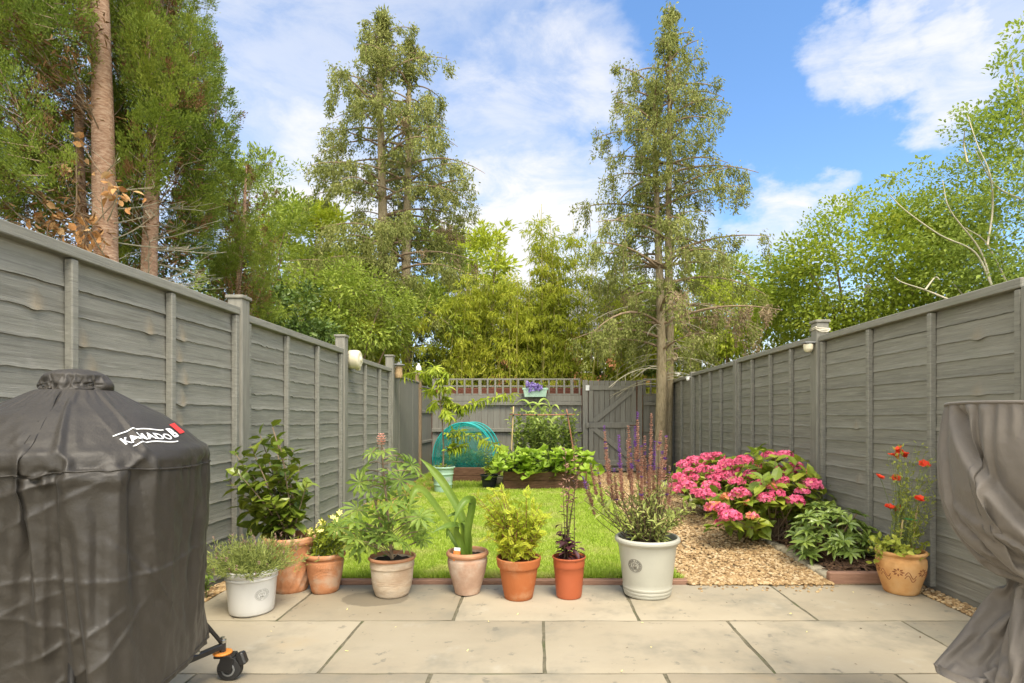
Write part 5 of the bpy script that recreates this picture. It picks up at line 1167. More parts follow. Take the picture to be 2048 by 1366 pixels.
cmg = MB(); lathe(cmg, gc, [(0, .63), (.13, .64), (.22, .69), (.275, .76), (.295, .85), (.296, .98), (.286, 1.07), (0, 1.075)], 48)
Vs = drape(Vg, True, (top | waist | hemk).astype(float), 56, [cmg], grow=.085, key=Vk, key_frames=24, bend=.12, tens=10, mass=.35, quality=4)
V_BAG = Vs
t = T('covered_barbecue', 'egg barbecue under a black fitted cover on a castor stand', 'barbecue', tuple(bc))
DZ = A([.36, .88, .915, .93, .945, .955, 1.0, 1.05, 1.09, 1.115, 1.135]); DR = A([.350, .358, .362, .364, .360, .354, .312, .251, .177, .120, .094])
Vs = V_BODY
def refine(V, k=2):
    """Catmull-Rom refinement of a closed cloth grid"""
    for ax, cl in ((1, True), (0, False)):
        V = np.moveaxis(V, ax, 0); n = len(V)
        g = lambda d: V[(np.arange(n)+d) % n] if cl else V[np.clip(np.arange(n)+d, 0, n-1)]
        mid = (-g(-1)+9*g(0)+9*g(1)-g(2))/16; out = np.empty((2*n,)+V.shape[1:]); out[0::2] = V; out[1::2] = mid
        if not cl: out = out[:-1]
        V = np.moveaxis(out, 0, ax)
    return V
Vs = refine(refine(Vs))
# sharp packing folds, a swag off the shoulder and small puckers pressed into the cloth
Q = Vs-bc; Rq = np.linalg.norm(Q[..., :2], axis=-1); tq = np.arctan2(Q[..., 1], Q[..., 0]); Zq = Vs[..., 2]; skirt = np.clip((.925-Zq)/.05, 0, 1)
def ridge(x, w1, w2, a): return a*np.where(x > 0, np.exp(-np.abs(x)/w1), np.exp(-np.abs(x)/w2))
dR = 0*Rq
for t0, a, z0, sl in ((-1.06, .0065, .40, .03), (-1.36, .0065, .40, -.03), (-.66, .006, .52, .05), (-.20, .005, .40, -.04), (-1.75, .006, .4, 0), (-.42, -.006, .45, -.35)): dR += skirt*ridge(tq-t0-sl*(Zq-.7), .012, .05, a)*np.clip((Zq-z0)/.06, 0, 1)
dR += skirt*ridge(Zq-.615-.012*np.sin(tq*4), .004, .02, .0055)*np.clip((1.6-np.abs(tq+1.1))/.4, 0, 1)
dR += skirt*(ridge(Zq-.925-.17*np.clip(tq+.78, -1.3, 0)-.02*np.sin(tq*3), .010, .03, .013)+ridge(Zq-.88-.21*np.clip(tq+.74, -1.3, 0), .008, .025, .007))*np.clip((-.62-tq)/.15, 0, 1)
for l0, s0, a0, t0 in ((.46, .16, .009, -.95), (.51, -.20, .007, -1.1), (.42, .30, .008, -.75), (.55, .10, .005, -1.25), (.58, -.45, .006, -.40)): dR += ridge(Zq-l0-s0*(tq-t0)-.012*np.sin(tq*7+l0*40), .006, .018, a0)*np.clip((.42-np.abs(tq-t0))/.25, 0, 1)
dR += skirt*(.0020*sn(tq*9, Zq*16, 11., 12)+.0012*sn(tq*20+Zq*9, Zq*34, 12., 12))+(1-skirt)*np.clip((1.12-Zq)/.03, 0, 1)*(.0016*sn(tq*8, Zq*22, 13., 12)+.006*ridge(np.sin(tq*2.5+.6+Zq*4)*.4, .03, .10, 1.))
Vs[..., :2] = bc[:2]+Q[..., :2]*((Rq+dR)/Rq)[..., None]
cov_mb = MB(); lo = Vs[0].copy(); lo2 = Vs[1].copy(); lo[:, :2] = bc[:2]+(lo[:, :2]-bc[:2])*.985; lo2[:, :2] = bc[:2]+(lo2[:, :2]-bc[:2])*.985; lo2[:, 2] += .02
grid(cov_mb, np.concatenate([[lo2], [lo], Vs]), True); cov = P('cover', cov_mb, COVER, t, True)
for off, nm in ((SEAM_ROW, 'seam'), (4, 'hem')):
    mb = MB(); q = Vs[off]; p = q+nz((q-bc)*A([1, 1, 0]))*.0012; tube(mb, np.concatenate([p, p[:1]]), .0030 if nm == 'seam' else .0022, 5, cap=False); P(nm, mb, COVER, t, True)
bv = BVHTree.FromPolygons([tuple(v) for v in Vs.reshape(-1, 3)], [tuple(int(x) for x in f) for f in np.concatenate([f for f, _ in (lambda g: (grid(g, Vs, True), g.F)[1])(MB())])])
# gathered cap
V2 = refine(V_CAP)
mb = MB(); grid(mb, V2, True); mb.add(V2[-1], [tuple(range(V2.shape[1]))]); P('cap', mb, COVER, t, True)
# printed lettering lying on the cover
def on_cover(u, v, th0, z0, rot, off=.0025):
    uu, vv = u*cos(rot)-v*sin(rot), u*sin(rot)+v*cos(rot); out = []
    for a, b in zip(np.ravel(uu), np.ravel(vv)):
        z = z0+b*.66; rr = np.interp(z, DZ, DR); an = th0+a/rr; sl = nz(A([cos(an), sin(an), .9])); base = A([bc[0]+rr*cos(an), bc[1]+rr*sin(an), z])
        h = bv.ray_cast(Vector(base+sl*.15), Vector(-sl), .4); q = A(h[0]) if h[0] is not None else base; out.append(q+sl*off)
    return A(out).reshape(np.shape(u)+(3,))
def letters(txt, size, ux, vy, parent, mat, name, th0, z0, rot, bold=.0, wave=0.):
    cu = bpy.data.curves.new('lettering', 'FONT'); cu.body = txt; cu.size = size; cu.offset = bold; cu.resolution_u = 3; cu.space_character = 1.02
    ob = bpy.data.objects.new('lettering', cu); col.objects.link(ob); dg = bpy.context.evaluated_depsgraph_get(); me = bpy.data.meshes.new_from_object(ob.evaluated_get(dg))
    bm = bmesh.new(); bm.from_mesh(me); bmesh.ops.triangulate(bm, faces=bm.faces)
    for _ in range(2): bmesh.ops.subdivide_edges(bm, edges=[e for e in bm.edges if e.calc_length() > size*.12], cuts=1, use_grid_fill=False); bmesh.ops.triangulate(bm, faces=bm.faces)
    bm.verts.ensure_lookup_table(); X = A([v.co.x for v in bm.verts]); Yv = A([v.co.y for v in bm.verts]); Fc = A([[v.index for v in f.verts] for f in bm.faces]); bm.free()
    bpy.data.objects.remove(ob); bpy.data.curves.remove(cu); bpy.data.meshes.remove(me)
    u = X+ux; v = Yv+vy+wave*np.sin(u*34+2.2); mb = MB(); mb.add(on_cover(u, v, th0, z0, rot), Fc); return P(name, mb, mat, parent)
LT, LZ, LR = -.30, .995, .14
letters('KAMADO', .038, -.092, -.014, cov, PRINT, 'lettering', LT, LZ, LR, .0008, .008)
letters('B', .056, .082, -.016, cov, PRINT, 'lettering', LT, LZ, LR, .002)
s_ = np.linspace(0, 1, 30)
for (u0, u1, v0) in ((-.097, .07, .030), (-.075, .08, -.028)):
    mb = MB(); u = u0+(u1-u0)*s_; tube(mb, on_cover(u, v0+.009*np.sin(u*34+2.2), LT, LZ, LR, .002), .0022, 4); P('logo_line', mb, PRINT, cov)
mb = MB(); g_ = np.linspace(0, 1, 6); U, W = np.meshgrid(.128+.05*g_, -.008+.045*g_); grid(mb, on_cover(U, W, LT, LZ, LR, .003)); P('logo_patch', mb, REDP, cov)
# stand: three castors, low bars, struts
cp = [A([-1.262, 2.235, 0.])]; v = cp[0][:2]-bc[:2]
for k in range(1, 3): w_ = rz(k*2*pi/3)[:2, :2] @ v; w_ = w_*A([.8 if w_[0] < -.3 else 1, 1]); cp.append(A([bc[0]+w_[0], bc[1]+w_[1], 0.]))
def lathe_y(mb, c, prof, n):
    m2 = MB(); lathe(m2, (0, 0, 0), prof, n); V = np.concatenate(m2.V); mb.add(np.stack([V[:, 0], V[:, 2], V[:, 1]], -1)+c, m2.F[0][0])
for i in range(3):
    a, b = cp[i], bc+nz(cp[i]-bc)*.012; mb = MB(); box2(mb, a+A([0, 0, .135]), b+A([0, 0, .135]), .022, .022, .003, (0, 0, 1)); P('cross_bar', mb, BLACKM, t)
    mb = MB(); d = nz(bc-a); tube(mb, [a+A([0, 0, .14]), a+d*.02+A([0, 0, .17]), a+d*.22+A([0, 0, .46])], .008, 8); tube(mb, [a+d*.05+A([0, 0, .21]), a+d*.20+A([0, 0, .36]), a+d*.26+A([0, 0, .40])], .0065, 8); P('strut', mb, BLACKM, t, True)
    wc = a+A([.03, 0, .046]); mb = MB()
    tube(mb, [a+A([0, 0, .10]), a+A([0, 0, .155])], .012, 10); cbox(mb, a+A([.012, 0, .098]), (.07, .055, .012), .004)
    for sg in (-1, 1): cbox(mb, wc+A([-.005, sg*.024, .026]), (.052, .006, .062), .003, ry(.25))
    cbox(mb, wc+A([.048, 0, .040]), (.03, .034, .05), .006, ry(-.35)); cst = P('castor', mb, BLACKM, t, False)
    mb = MB(); lathe_y(mb, wc, [(.0, -.017), (.028, -.017), (.034, -.016), (.046, -.014), (.047, 0), (.046, .014), (.034, .016), (.028, .017), (0, .017)], 28); P('wheel', mb, RUBBER, cst, True)
    mb = MB(); lathe_y(mb, wc, [(.020, -.0185), (.027, -.0185), (.027, .0185), (.020, .0185)], 24); P('rim', mb, GREYPL, cst, True)
    mb = MB(); lathe(mb, a+A([0, 0, .104]), [(.0, 0), (.034, 0), (.036, .004), (.034, .008), (0, .008)], 24); P('bearing_ring', mb, ORANGE, cst, True)
    mb = MB(); lathe(mb, a+A([0, 0, .148]), [(.0, 0), (.015, 0), (.015, .011), (.009, .012), (.009, .022), (0, .022)], 6); P('bolt', mb, CHROME, cst)
    mb = MB(); lathe(mb, a+(b-a)*.22+A([0, 0, .146]), [(0, 0), (.011, 0), (.011, .008), (0, .009)], 8); P('bolt', mb, CHROME, t)
mb = MB(); lathe(mb, bc, [(0, .44), (.2, .46), (.27, .6), (.29, .74), (.28, .85), (.1, 1.0), (0, 1.01)], 32); P('kettle', mb, BLACKM, t, True)

# ---- grey cover at the right edge: loose bag tied in at the waist
t = T('draped_cover', 'grey weathered cover gathered at its waist over a stand, at right edge', 'cover', tuple(gc))
Vs = refine(refine(V_BAG))
# the outer layer folds over along a line falling to the right
Q = Vs-gc; Rq = np.linalg.norm(Q[..., :2], axis=-1); dth = (np.arctan2(Q[..., 1], Q[..., 0])+3.45+pi) % (2*pi)-pi; Zq = Vs[..., 2]
L = (Zq-1.085)+.38*dth+.03*np.sin(dth*3.); win = np.clip((dth+.02)/.12, 0, 1)*np.clip((2.0-dth)/.4, 0, 1)*np.clip((Zq-.64)/.06, 0, 1)
sg = 1/(1+np.exp(-np.clip(L/.007, -30, 30))); dR = win*(sg*-.05*np.exp(-np.maximum(L, 0)/.07)*np.clip((1.088-Zq)/.03, .25, 1)+(1-sg)*.016*np.exp(np.minimum(L, 0)/.09))+.012*np.exp(-((Zq-.80+.14*dth)/.018)**2)*win
Vs[..., :2] = gc[:2]+Q[..., :2]*((Rq+dR)/Rq)[..., None]
zt = 1.085; tg_ = np.linspace(-pi, pi, Vs.shape[1]+1)[:-1]
Vs = Vs[::-1]; mb = MB(); lo = Vs[0].copy(); lo2 = Vs[1].copy(); lo[:, :2] = gc[:2]+(lo[:, :2]-gc[:2])*.985; lo2[:, :2] = gc[:2]+(lo2[:, :2]-gc[:2])*.98; lo2[:, 2] += .02
grid(mb, np.concatenate([[lo2], [lo], Vs]), True); rt = Vs[-1]
tops = [rt*(1-k)+A([gc[0], gc[1], zt+.008])*k+A([0, 0, 1])*(.006*sn(tg_*2, k*4, 1.)[:, None]*k*(1-k)*4) for k in np.linspace(.04, 1, 10)]
grid(mb, A([rt]+tops), True); P('fabric', mb, COVERG, t, True)
mb = MB(); tube(mb, np.concatenate([rt, rt[:1]])+A([0, 0, .001]), .005, 6, cap=False); P('seam', mb, COVERG, t, True)
mb = MB(); q = Vs[4]; tube(mb, np.concatenate([q, q[:1]]), .003, 5, cap=False); P('hem', mb, COVERG, t, True)
mb = MB(); lathe(mb, gc, [(0, .0), (.2, 0), (.2, .03), (.04, .05), (.035, 1.0), (0, 1.0)], 24); P('stand', mb, BLACKM, t, True)
# ================================================================== TREES
def trunk(t, pts, r, n=12, mat=BARKG, name='trunk', k=6, seed=1):
    p = catmull(pts, k); rr = np.interp(np.linspace(0, 1, len(p)), np.linspace(0, 1, len(r)), r)
    rr = rr*(1+.06*vn(np.arange(len(p))*.9, seed)); mb = MB(); tube(mb, p, rr, n); o = P(name, mb, mat, t, True); return p, o
def conifer(name, label, trunks, env, zlo, nb, seed, mat=L_CON, side=1., dens=1., lsz=1., group=None):
    base = A(trunks[0][0][0], dtype=float); t = T(name, label, 'tree', tuple(base), group); r = rg(seed)
    ps = [trunk(t, pts, rr, 12, BARKG, seed=seed+i)[0] for i, (pts, rr) in enumerate(trunks)]
    ml = MB(); mb_ = MB(); md = MB(); ez, er = A(env).T; zt = max(p[-1][2] for p in ps)
    axis = np.mean([p[len(p)//2][:2] for p in ps], 0)
    for i in range(nb):
        p = ps[i % len(ps)] if r.random() < .8 else ps[0]; zmax = p[-1][2]
        z = zlo+(zmax-.12-zlo)*((i+.5)/nb)**.9; z = min(zmax-.05, z+r.normal()*.08)
        k = int(np.argmin(np.abs(p[:, 2]-z))); b = p[k]; az = i*2.39996+r.normal()*.45; Rz = np.interp(z, ez, er)
        o = A([cos(az), sin(az), 0]); lim = max(.12, Rz-np.dot(b[:2]-axis, o[:2])*.9)
        L = lim*(r.uniform(.72, 1.12) if r.random() < .72 else r.uniform(.3, .6)); up = .30 if z > zt-2 else .12
        q = b+o*L+A([0, 0, L*(up-.30*r.random())]); mid = b+o*L*.5+A([0, 0, L*(up+.06)])
        pth = bez(b, mid, q, 9); tube(mb_, pth, np.linspace(.012+.010*L, .005, 9), 5, cap=False)
        dead = r.random() < (.10 if z < zlo+1.6 else .02); bare = r.random() < .10
        nt = int((L*6.4+2)*dens*(.3 if bare else 1)); tt = (.2+.8*r.random(nt)**.6)*8; ii = np.minimum(tt.astype(int), 7)
        c = pth[ii]+(pth[ii+1]-pth[ii])*(tt-ii)[:, None]; sd_ = A([-o[1], o[0], 0])
        c = c+sd_*(r.normal(size=(nt, 1))*.20*min(1, L))*(1.1-.4*(tt/8))[:, None]
        for cc in c:
            m = int(r.uniform(46, 80)); dl = r.uniform(.12, .55)*min(1, .35+L*.6); s = r.random(m)
            pos = cc+r.normal(size=(m, 3))*A([.05, .05, .03])*lsz*(1.1-.6*s)[:, None]+A([0, 0, -1])*(dl*s)[:, None]+o*(.06*s)[:, None]*r.normal()
            d = o*.35+A([0, 0, -.8])+r.normal(size=(m, 3))*.55
            lv(md if dead and r.random() < .7 else ml, DIA, pos, d, rdir(r, m), r.uniform(.042, .078, m)*lsz, r.uniform(.015, .028, m)*lsz)
            if r.random() < .3: tube(mb_, [cc, cc+A([r.normal()*.03, r.normal()*.03, -dl])], .0035, 3, cap=False)
    for p in ps:           # tufts hugging the leader
        for k in range(int(26*dens)):
            f = 1-.45*r.random()**1.5; b = p[int(f*(len(p)-1))]; m = 34; rr_ = .10+.5*(1-f)
            lv(ml, DIA, b+r.normal(size=(m, 3))*A([rr_, rr_, .14])*.6, A([0, 0, -.2])+r.normal(size=(m, 3))*.7, rdir(r, m), r.uniform(.07, .13, m)*lsz, .035*lsz)
    P('crown', ml, mat, t); P('branches', mb_, TWIG, t)
    if len(md.V): P('dead_sprays', md, L_CONB, t)
    return t, ps
# right conifer inside the garden, twin trunk
Yt = 9.75; b0 = px(1322, 905, Yt); b0[2] = 0
def tp(x, y, Y): return px(x, y, Y)
tr1 = [A([b0[0]-.02, Yt, -.05]), tp(1323, 800, Yt), tp(1322, 650, Yt), tp(1316, 480, Yt), tp(1310, 300, Yt), tp(1308, 150, Yt)]
tr2 = [A([b0[0]+.11, Yt+.12, -.05]), tp(1336, 800, Yt+.12), tp(1339, 650, Yt+.1), tp(1337, 480, Yt), tp(1338, 300, Yt), tp(1340, 120, Yt), tp(1338, 10, Yt)]
envR = [(1.7, 1.1), (2.3, 1.75), (3.1, 1.85), (3.9, 1.7), (4.8, 1.55), (5.7, 1.30), (6.4, 1.15), (6.8, .95), (7.2, .55), (7.8, .40), (8.3, .15)]
tR, _ = conifer('conifer', 'tall sparse twin-trunked conifer standing inside the garden right of the gate', [(tr1, [.115, .095, .08, .06, .04, .015]), (tr2, [.105, .09, .08, .065, .045, .028, .010])], envR, 2.1, 116, 400)
r = rg(401); md = MB(); ml = MB()
for k in range(36):      # low hanging twigs on the bare trunk
    a = r.uniform(-1.2, 4.3); z = r.uniform(1.6, 3.0); b = A([b0[0]+.05, Yt+.05, z]); L = r.uniform(.3, 1.5); o = A([cos(a), sin(a), 0]); pth = bez(b, b+o*L*.5+A([0, 0, .12]), b+o*L+A([0, 0, -.25*L]), 8); tube(md, pth, np.linspace(.010, .003, 8), 5, cap=False)
    for j in range(4): q = pth[3+j]; tube(md, [q, q+o*.12+A([r.normal()*.1, r.normal()*.1, -.12])], .003, 3, cap=False)
P('dead_twigs', md, PALETW, tR)
mb = MB(); kc = tp(1352, 714, Yt-.05); m2 = MB(); lathe(m2, (0, 0, 0), [(0, .0), (.055, 0), (.062, .03), (.05, .055), (.035, .06), (.026, .04), (0, .035)], 18); V = np.concatenate(m2.V); mb.add(np.stack([V[:, 0]-.03, -V[:, 2]*.8, V[:, 1]*1.25], -1)+kc, m2.F[0][0][:, ::-1]); P('knot', mb, BARKG, tR, True)
mb = MB(); q = tp(1350, 746, Yt-.1); tube(mb, [q, q+A([.10, -.02, -.02]), A([XR-.03, Yt-.15, q[2]-.045])], .006, 5); tube(mb, [q+A([.03, 0, 0]), q+A([.07, 0, -.01])], .018, 8); tag(P('line_hook', mb, WHITEP, loc=tuple(q)), 'white line and hook tied between conifer trunk and right fence', 'line')
# left conifer beyond the back fence
Yl = 13.; lx = lambda x, y, dy=0: px(x, y, Yl+dy)
q0 = lx(785, 700); q0[2] = 0
tl1 = [A([q0[0]-.1, Yl, -.1]), lx(768, 600), lx(765, 400), lx(760, 200), lx(758, 100), lx(766, 22)]
tl2 = [A([q0[0]+.35, Yl+.2, -.1]), lx(812, 600, .1), lx(815, 400, .1), lx(818, 200, .1), lx(818, 72, .1)]
envL = [(2, 2.5), (3.5, 2.5), (5, 2.25), (6, 2.1), (7, 1.95), (8, 1.75), (8.7, 1.55), (9.3, .8), (10, .55), (10.7, .15)]
conifer('conifer', 'tall twin-topped conifer beyond the back fence at left', [(tl1, [.15, .13, .10, .07, .04, .012]), (tl2, [.14, .115, .085, .055, .016])], envL, 2.2, 140, 410, lsz=1.3, dens=.95)

# ---- left foreground cypresses
def plume(ml, mb, b, ax, L, Rr, r, n=26, dead=None, per=95, lsz=1.):
    """upright feathery plume: rounded tufts of small scale-leaf sprays"""
    ax = nz(ax); u = nz(np.cross(ax, A([.2, .9, .3]))); w = np.cross(ax, u)
    for i in range(n):
        f = (i+.5)/n; a = i*2.4+r.normal()*.3; rad = Rr*(sin(pi*min(1, f*.84+.14))**.7)*(r.uniform(.82, 1.08) if r.random() < .82 else r.uniform(.3, .8))
        o = u*cos(a)+w*sin(a); c = b+ax*L*f+o*rad; dd = nz(ax*1.0+o*.7); m = int(per*r.uniform(.7, 1.3)); sc_ = r.uniform(.75, 1.3)
        s = r.random(m)
        pos = c+dd*(s*.13*lsz*sc_)[:, None]+r.normal(size=(m, 3))*(.034*lsz*sc_)*(1.15-.8*s)[:, None]
        d = dd*1.1+(pos-c)*9+r.normal(size=(m, 3))*.4; tgt = dead if (dead is not None and r.random() < .07) else ml
        lv(tgt, DIA, pos, d, o+r.normal(size=(m, 3))*.6, r.uniform(.018, .034, m)*lsz, r.uniform(.0065, .011, m)*lsz)
        if i % 4 == 0: tube(mb, [b+ax*L*f*.8, c], .004, 3, cap=False)
def cypress(label, tr, rr, plumes, seed, lsz=1., bark=BARKR, extra=None, name='cypress', npl=58):
    base = A(tr[0], dtype=float); base[2] = 0; t = T(name, label, 'tree', tuple(base), 'cypresses behind the left fence'); p, o = trunk(t, tr, rr, 16, bark, seed=seed); r = rg(seed); ml = MB(); mb = MB(); md = MB()
    for (c, L, Rr) in plumes:
        c = A(c, dtype=float); k = int(np.argmin(np.abs(p[:, 2]-(c[2]-.7)))); b = p[k]; out = c-b; oh = nz(A([out[0], out[1], 0]))
        tube(mb, bez(b, b+out*.6-A([0, 0, .12]), c, 7), np.linspace(.007, .003, 7), 5, cap=False)
        plume(ml, mb, c-A([0, 0, L*.3]), A([0, 0, 1])+oh*r.uniform(.1, .45)+r.normal(size=3)*.12, L, Rr, r, npl, md, lsz=lsz)
        for j in range(3):      # brown inner sprays
            f = r.uniform(.3, .8); q = b+out*f; m = 12; lv(md, DIA, q+r.normal(size=(m, 3))*.09, oh+r.normal(size=(m, 3))*.7, rdir(r, m), .08*lsz, .02*lsz)
    P('crown', ml, L_CYP, t); P('branches', mb, TWIG, t); P('dead_sprays', md, L_CYPB, t)
    return t, p, r
def scatter(n, xr, yr, Yr, keep, r, mind=.22):
    out = []; k = 0
    while len(out) < n and k < n*60:
        k += 1; q = px(r.uniform(*xr), r.uniform(*yr), r.uniform(*Yr)); s = (CX+q[0]*F/q[1], CY-(q[2]-H)*F/q[1])
        if q[0] > XL-.3 or not keep(s[0], s[1], q[1]): continue
        if all(np.linalg.norm(q-o[0]) > mind for o in out): out.append((q, r.uniform(.7, 1.05), r.uniform(.15, .23)))
    return out
r = rg(420)
def keep1(x, y, Y):        # leave the pale trunk in view, and sky-lit gap right of it
    if 150 < x < 262 and Y < 5.75: return False
    if 135 < x < 175 and 290 < y < 520 and Y < 5.9: return False
    if x > 100 and y > 430: return r.random() < .2
    return True
pl1 = scatter(58, (-140, 185), (-150, 430), (4.6, 6.2), keep1, r, .25)+scatter(14, (178, 255), (-320, 330), (5.9, 6.6), lambda x, y, Y: True, r, .3)
t1, p1, _ = cypress('large cypress with a thick pale red-brown trunk nearest the camera on the left', [px(214, 900, 5.45), px(213, 560, 5.45), px(208, 350, 5.45), px(203, 120, 5.45), px(196, -150, 5.45), px(190, -420, 5.45)], [.125, .105, .10, .085, .07, .05], pl1, 421, lsz=1.05)
mb = MB(); tube(mb, catmull([px(196, 75, 5.43), px(178, 45, 5.4), px(165, 15, 5.4), px(162, -40, 5.42), px(168, -120, 5.45)]), [.045]*25, 9); P('limb', mb, BARKR, t1, True)
mb = MB(); tube(mb, catmull([px(170, 640, 5.7), px(168, 520, 5.7), px(162, 400, 5.7), px(158, 280, 5.72), px(160, 180, 5.75)]), np.linspace(.06, .035, 25), 10); P('limb', mb, BARKR, t1, True)
r = rg(423)
def lim2(y): return np.interp(y, [-300, -60, 20, 90, 200, 300, 330, 420, 560, 600], [400, 425, 415, 395, 452, 450, 430, 425, 405, 395])
def keep2(x, y, Y):
    if x > lim2(y)-34: return False
    if x < 345 and y > 210 and Y < 6.35: return r.random() < .06
    if 262 < x < 345 and y > 380: return False
    return r.random() < (.45 if y > 420 else 1)
pl2 = scatter(56, (232, 450), (-160, 640), (5.6, 7.2), keep2, r, .31)
t2, p2, _ = cypress('cypress with a slimmer bare trunk and ascending plumes, second from the left', [px(297, 900, 6.05), px(298, 560, 6.05), px(303, 420, 6.05), px(310, 260, 6.08), px(316, 100, 6.1), px(318, -150, 6.1), px(318, -330, 6.1)], [.10, .082, .074, .06, .05, .04, .025], pl2, 424, lsz=1.1)
r = rg(425); mb = MB(); mt = MB(); md = MB()
for k in range(60):    # dead low twigs about the trunks
    tr_ = p1 if k % 3 == 0 else p2; z = r.uniform(1.8, 3.4); b = tr_[int(np.argmin(np.abs(tr_[:, 2]-z)))]; a = r.uniform(-1.6, 1.9); L = r.uniform(.25, .75); o = A([cos(a), sin(a), 0]); pth = bez(b, b+o*L*.5, b+o*L+A([0, 0, r.uniform(-.1, .3)]), 6); tube(mb, pth, np.linspace(.008, .002, 6), 4, cap=False)
    for j in range(4): q = pth[2+j]; tube(mb, [q, q+o*.1+A([r.normal()*.08, r.normal()*.08, .06])], .0025, 3, cap=False)
P('dead_twigs', mb, PALETW, t2)
for x, y, n in ((155, 290, 10), (225, 375, 14), (150, 430, 10), (100, 440, 12), (185, 455, 12), (110, 490, 12), (165, 490, 22), (140, 330, 7), (230, 390, 10), (95, 470, 12), (175, 500, 16)):
    q = px(x, y, 5.25); lv(md, OVAL, q+r.normal(size=(n, 3))*.07, A([0, 0, -.6])+rdir(r, n), rdir(r, n), r.uniform(.05, .11, n), r.uniform(.04, .08, n))
ct = T('climber', 'withered orange-brown climber on the nearest cypress trunk', 'climber', tuple(px(160, 520, 5.25))); P('leaves', md, L_TAN, ct)
mb = MB(); tube(mb, catmull([px(x, y, 5.27) for x, y in ((110, 520), (95, 470), (105, 440), (150, 430), (155, 290), (190, 330), (225, 380), (230, 400), (185, 455), (165, 495), (175, 520))]), .006, 5); P('vine', mb, TWIG, ct, True)
# small cypress at the post and dark shrubs behind the left fence
r = rg(430); pl = []
for k in range(30):
    y = r.uniform(345, 660); w = np.interp(y, [330, 400, 520, 660], [8, 34, 52, 60]); pl.append((px(487+r.uniform(-1, 1)*w, y, 7.6+r.uniform(-.3, .3)), r.uniform(.3, .55), .10))
cypress('small slender cypress with a thin leaning trunk behind the tall capped post', [px(465, 880, 7.6), px(475, 590, 7.55), px(487, 480, 7.55), px(490, 390, 7.6), px(493, 330, 7.6)], [.045, .036, .03, .02, .008], pl, 431, lsz=.95, npl=18)

# ---- leafy masses
def bush(name, label, cat, centre, rad, n, mat, seed, L=.10, W=.05, tm=DIA, nclump=40, trunk_z=0., droop=.0, fill=.55, twig=TWIG, group=None, extra=(), bark=None, csz=.33, stems=5):
    c = A(centre, dtype=float); rad = A(rad, dtype=float); base = A([c[0], c[1], 0.]); t = T(name, label, cat, tuple(base), group); r = rg(seed); ml = MB(); mb = MB()
    cl = []
    for k in range(nclump):
        u = rdir(r, 1)[0]; s = (fill+(1-fill)*r.random())**.6; q = c+u*rad*s
        cl.append((q, csz*r.uniform(.6, 1.25)*min(rad)))
    cl += [(A(q, dtype=float), s) for q, s in extra]
    for q, s in cl:
        if q[2] < .15: continue
        ks = r.uniform(.65, 1.4); m = max(12, int(1.1/ks*n/len(cl)*(s/(csz*min(rad)))**1.6)); out = nz(q-c+A([0, 0, .2*min(rad)]))
        u = rdir(r, m)*(r.random((m, 1))**.4)*A([1.15, 1.15, .72])*s; pos = q+u
        d = nz(u)*.7+out*.5+A([0, 0, -droop])+r.normal(size=(m, 3))*.45
        lv(ml, tm, pos, d, out*.3+A([0, 0, .8])+r.normal(size=(m, 3))*.45, ks*L*r.uniform(.65, 1.2, m), ks*W*r.uniform(.65, 1.2, m))
    for k in range(stems):
        q = cl[int(r.integers(len(cl)))][0]; b = base+A([r.normal()*.12*rad[0], r.normal()*.12*rad[1], 0]); tube(mb, bez(b, A([b[0]*.7+q[0]*.3, b[1]*.7+q[1]*.3, max(.3, q[2]*.7)]), q, 8), np.linspace(.03*min(rad)+.006, .006, 8), 6, cap=False)
    if bark is not None: mbt = MB(); tube(mbt, catmull([base, base+(c-base)*.5+A([.05, 0, 0]), c]), np.linspace(.10, .05, 13), 10); P('trunk', mbt, bark, t, True)
    P('crown' if bark is not None else 'foliage', ml, mat, t); P('branches' if bark is not None else 'stems', mb, twig, t); return t, r
B = 'trees and shrubs beyond the fences'
bush('shrub', 'dark shrub low behind the left fence by the tall post', 'shrub', px(560, 650, 8.6), (.9, .6, .8), 5200, L_DARK, 500, .08, .045, OVAL, 36, group=B)
bush('tree', 'pale green feathery tree between the cypresses and the twin-topped conifer', 'tree', px(505, 500, 13.), (1.5, 1.1, 2.2), 9500, L_ASH, 501, .13, .045, DIA, 60, group=B, bark=TWIG, extra=[(px(520, 310, 13.), .2), (px(560, 350, 13.), .28), (px(590, 420, 13.), .3), (px(545, 400, 13), .3), (px(470, 350, 13), .3), (px(445, 260, 13), .2), (px(600, 330, 13), .12)], stems=12)
bush('tree', 'yellow-green tree low behind the twin-topped conifer', 'tree', px(620, 560, 15.), (2.0, 1.4, 1.9), 10500, L_YEL, 502, .15, .07, DIA, 60, group=B, bark=TWIG, extra=[(px(600, 470, 15), .5), (px(650, 440, 15), .45), (px(560, 500, 15), .5)])
bush('shrub', 'broad olive shrub above the left fence beneath the twin-topped conifer', 'shrub', px(690, 640, 10.6), (1.5, .9, 1.0), 10500, L_MID, 503, .09, .04, DIA, 64, group=B, droop=.4)
bush('shrub', 'olive shrub behind the mint pot and back left corner', 'shrub', px(850, 690, 12.4), (1.6, .9, 1.3), 8500, L_MID, 504, .11, .04, DIA, 56, group=B, droop=.5)
bush('tree', 'background tree filling the gap behind the left conifer', 'tree', px(780, 620, 17.), (3.6, 1.5, 2.6), 11000, L_MID, 505, .19, .09, DIA, 64, group=B, bark=TWIG)
bush('tree', 'background tree behind the bamboo left of the house', 'tree', px(935, 560, 19.), (1.5, 1.5, 1.7), 5000, L_YEL, 506, .2, .08, DIA, 36, group=B, bark=TWIG)
bush('tree', 'dark background tree behind the right conifer', 'tree', px(1380, 620, 17.), (2.4, 1.5, 1.6), 9000, L_MID, 507, .18, .08, DIA, 56, group=B, bark=TWIG)
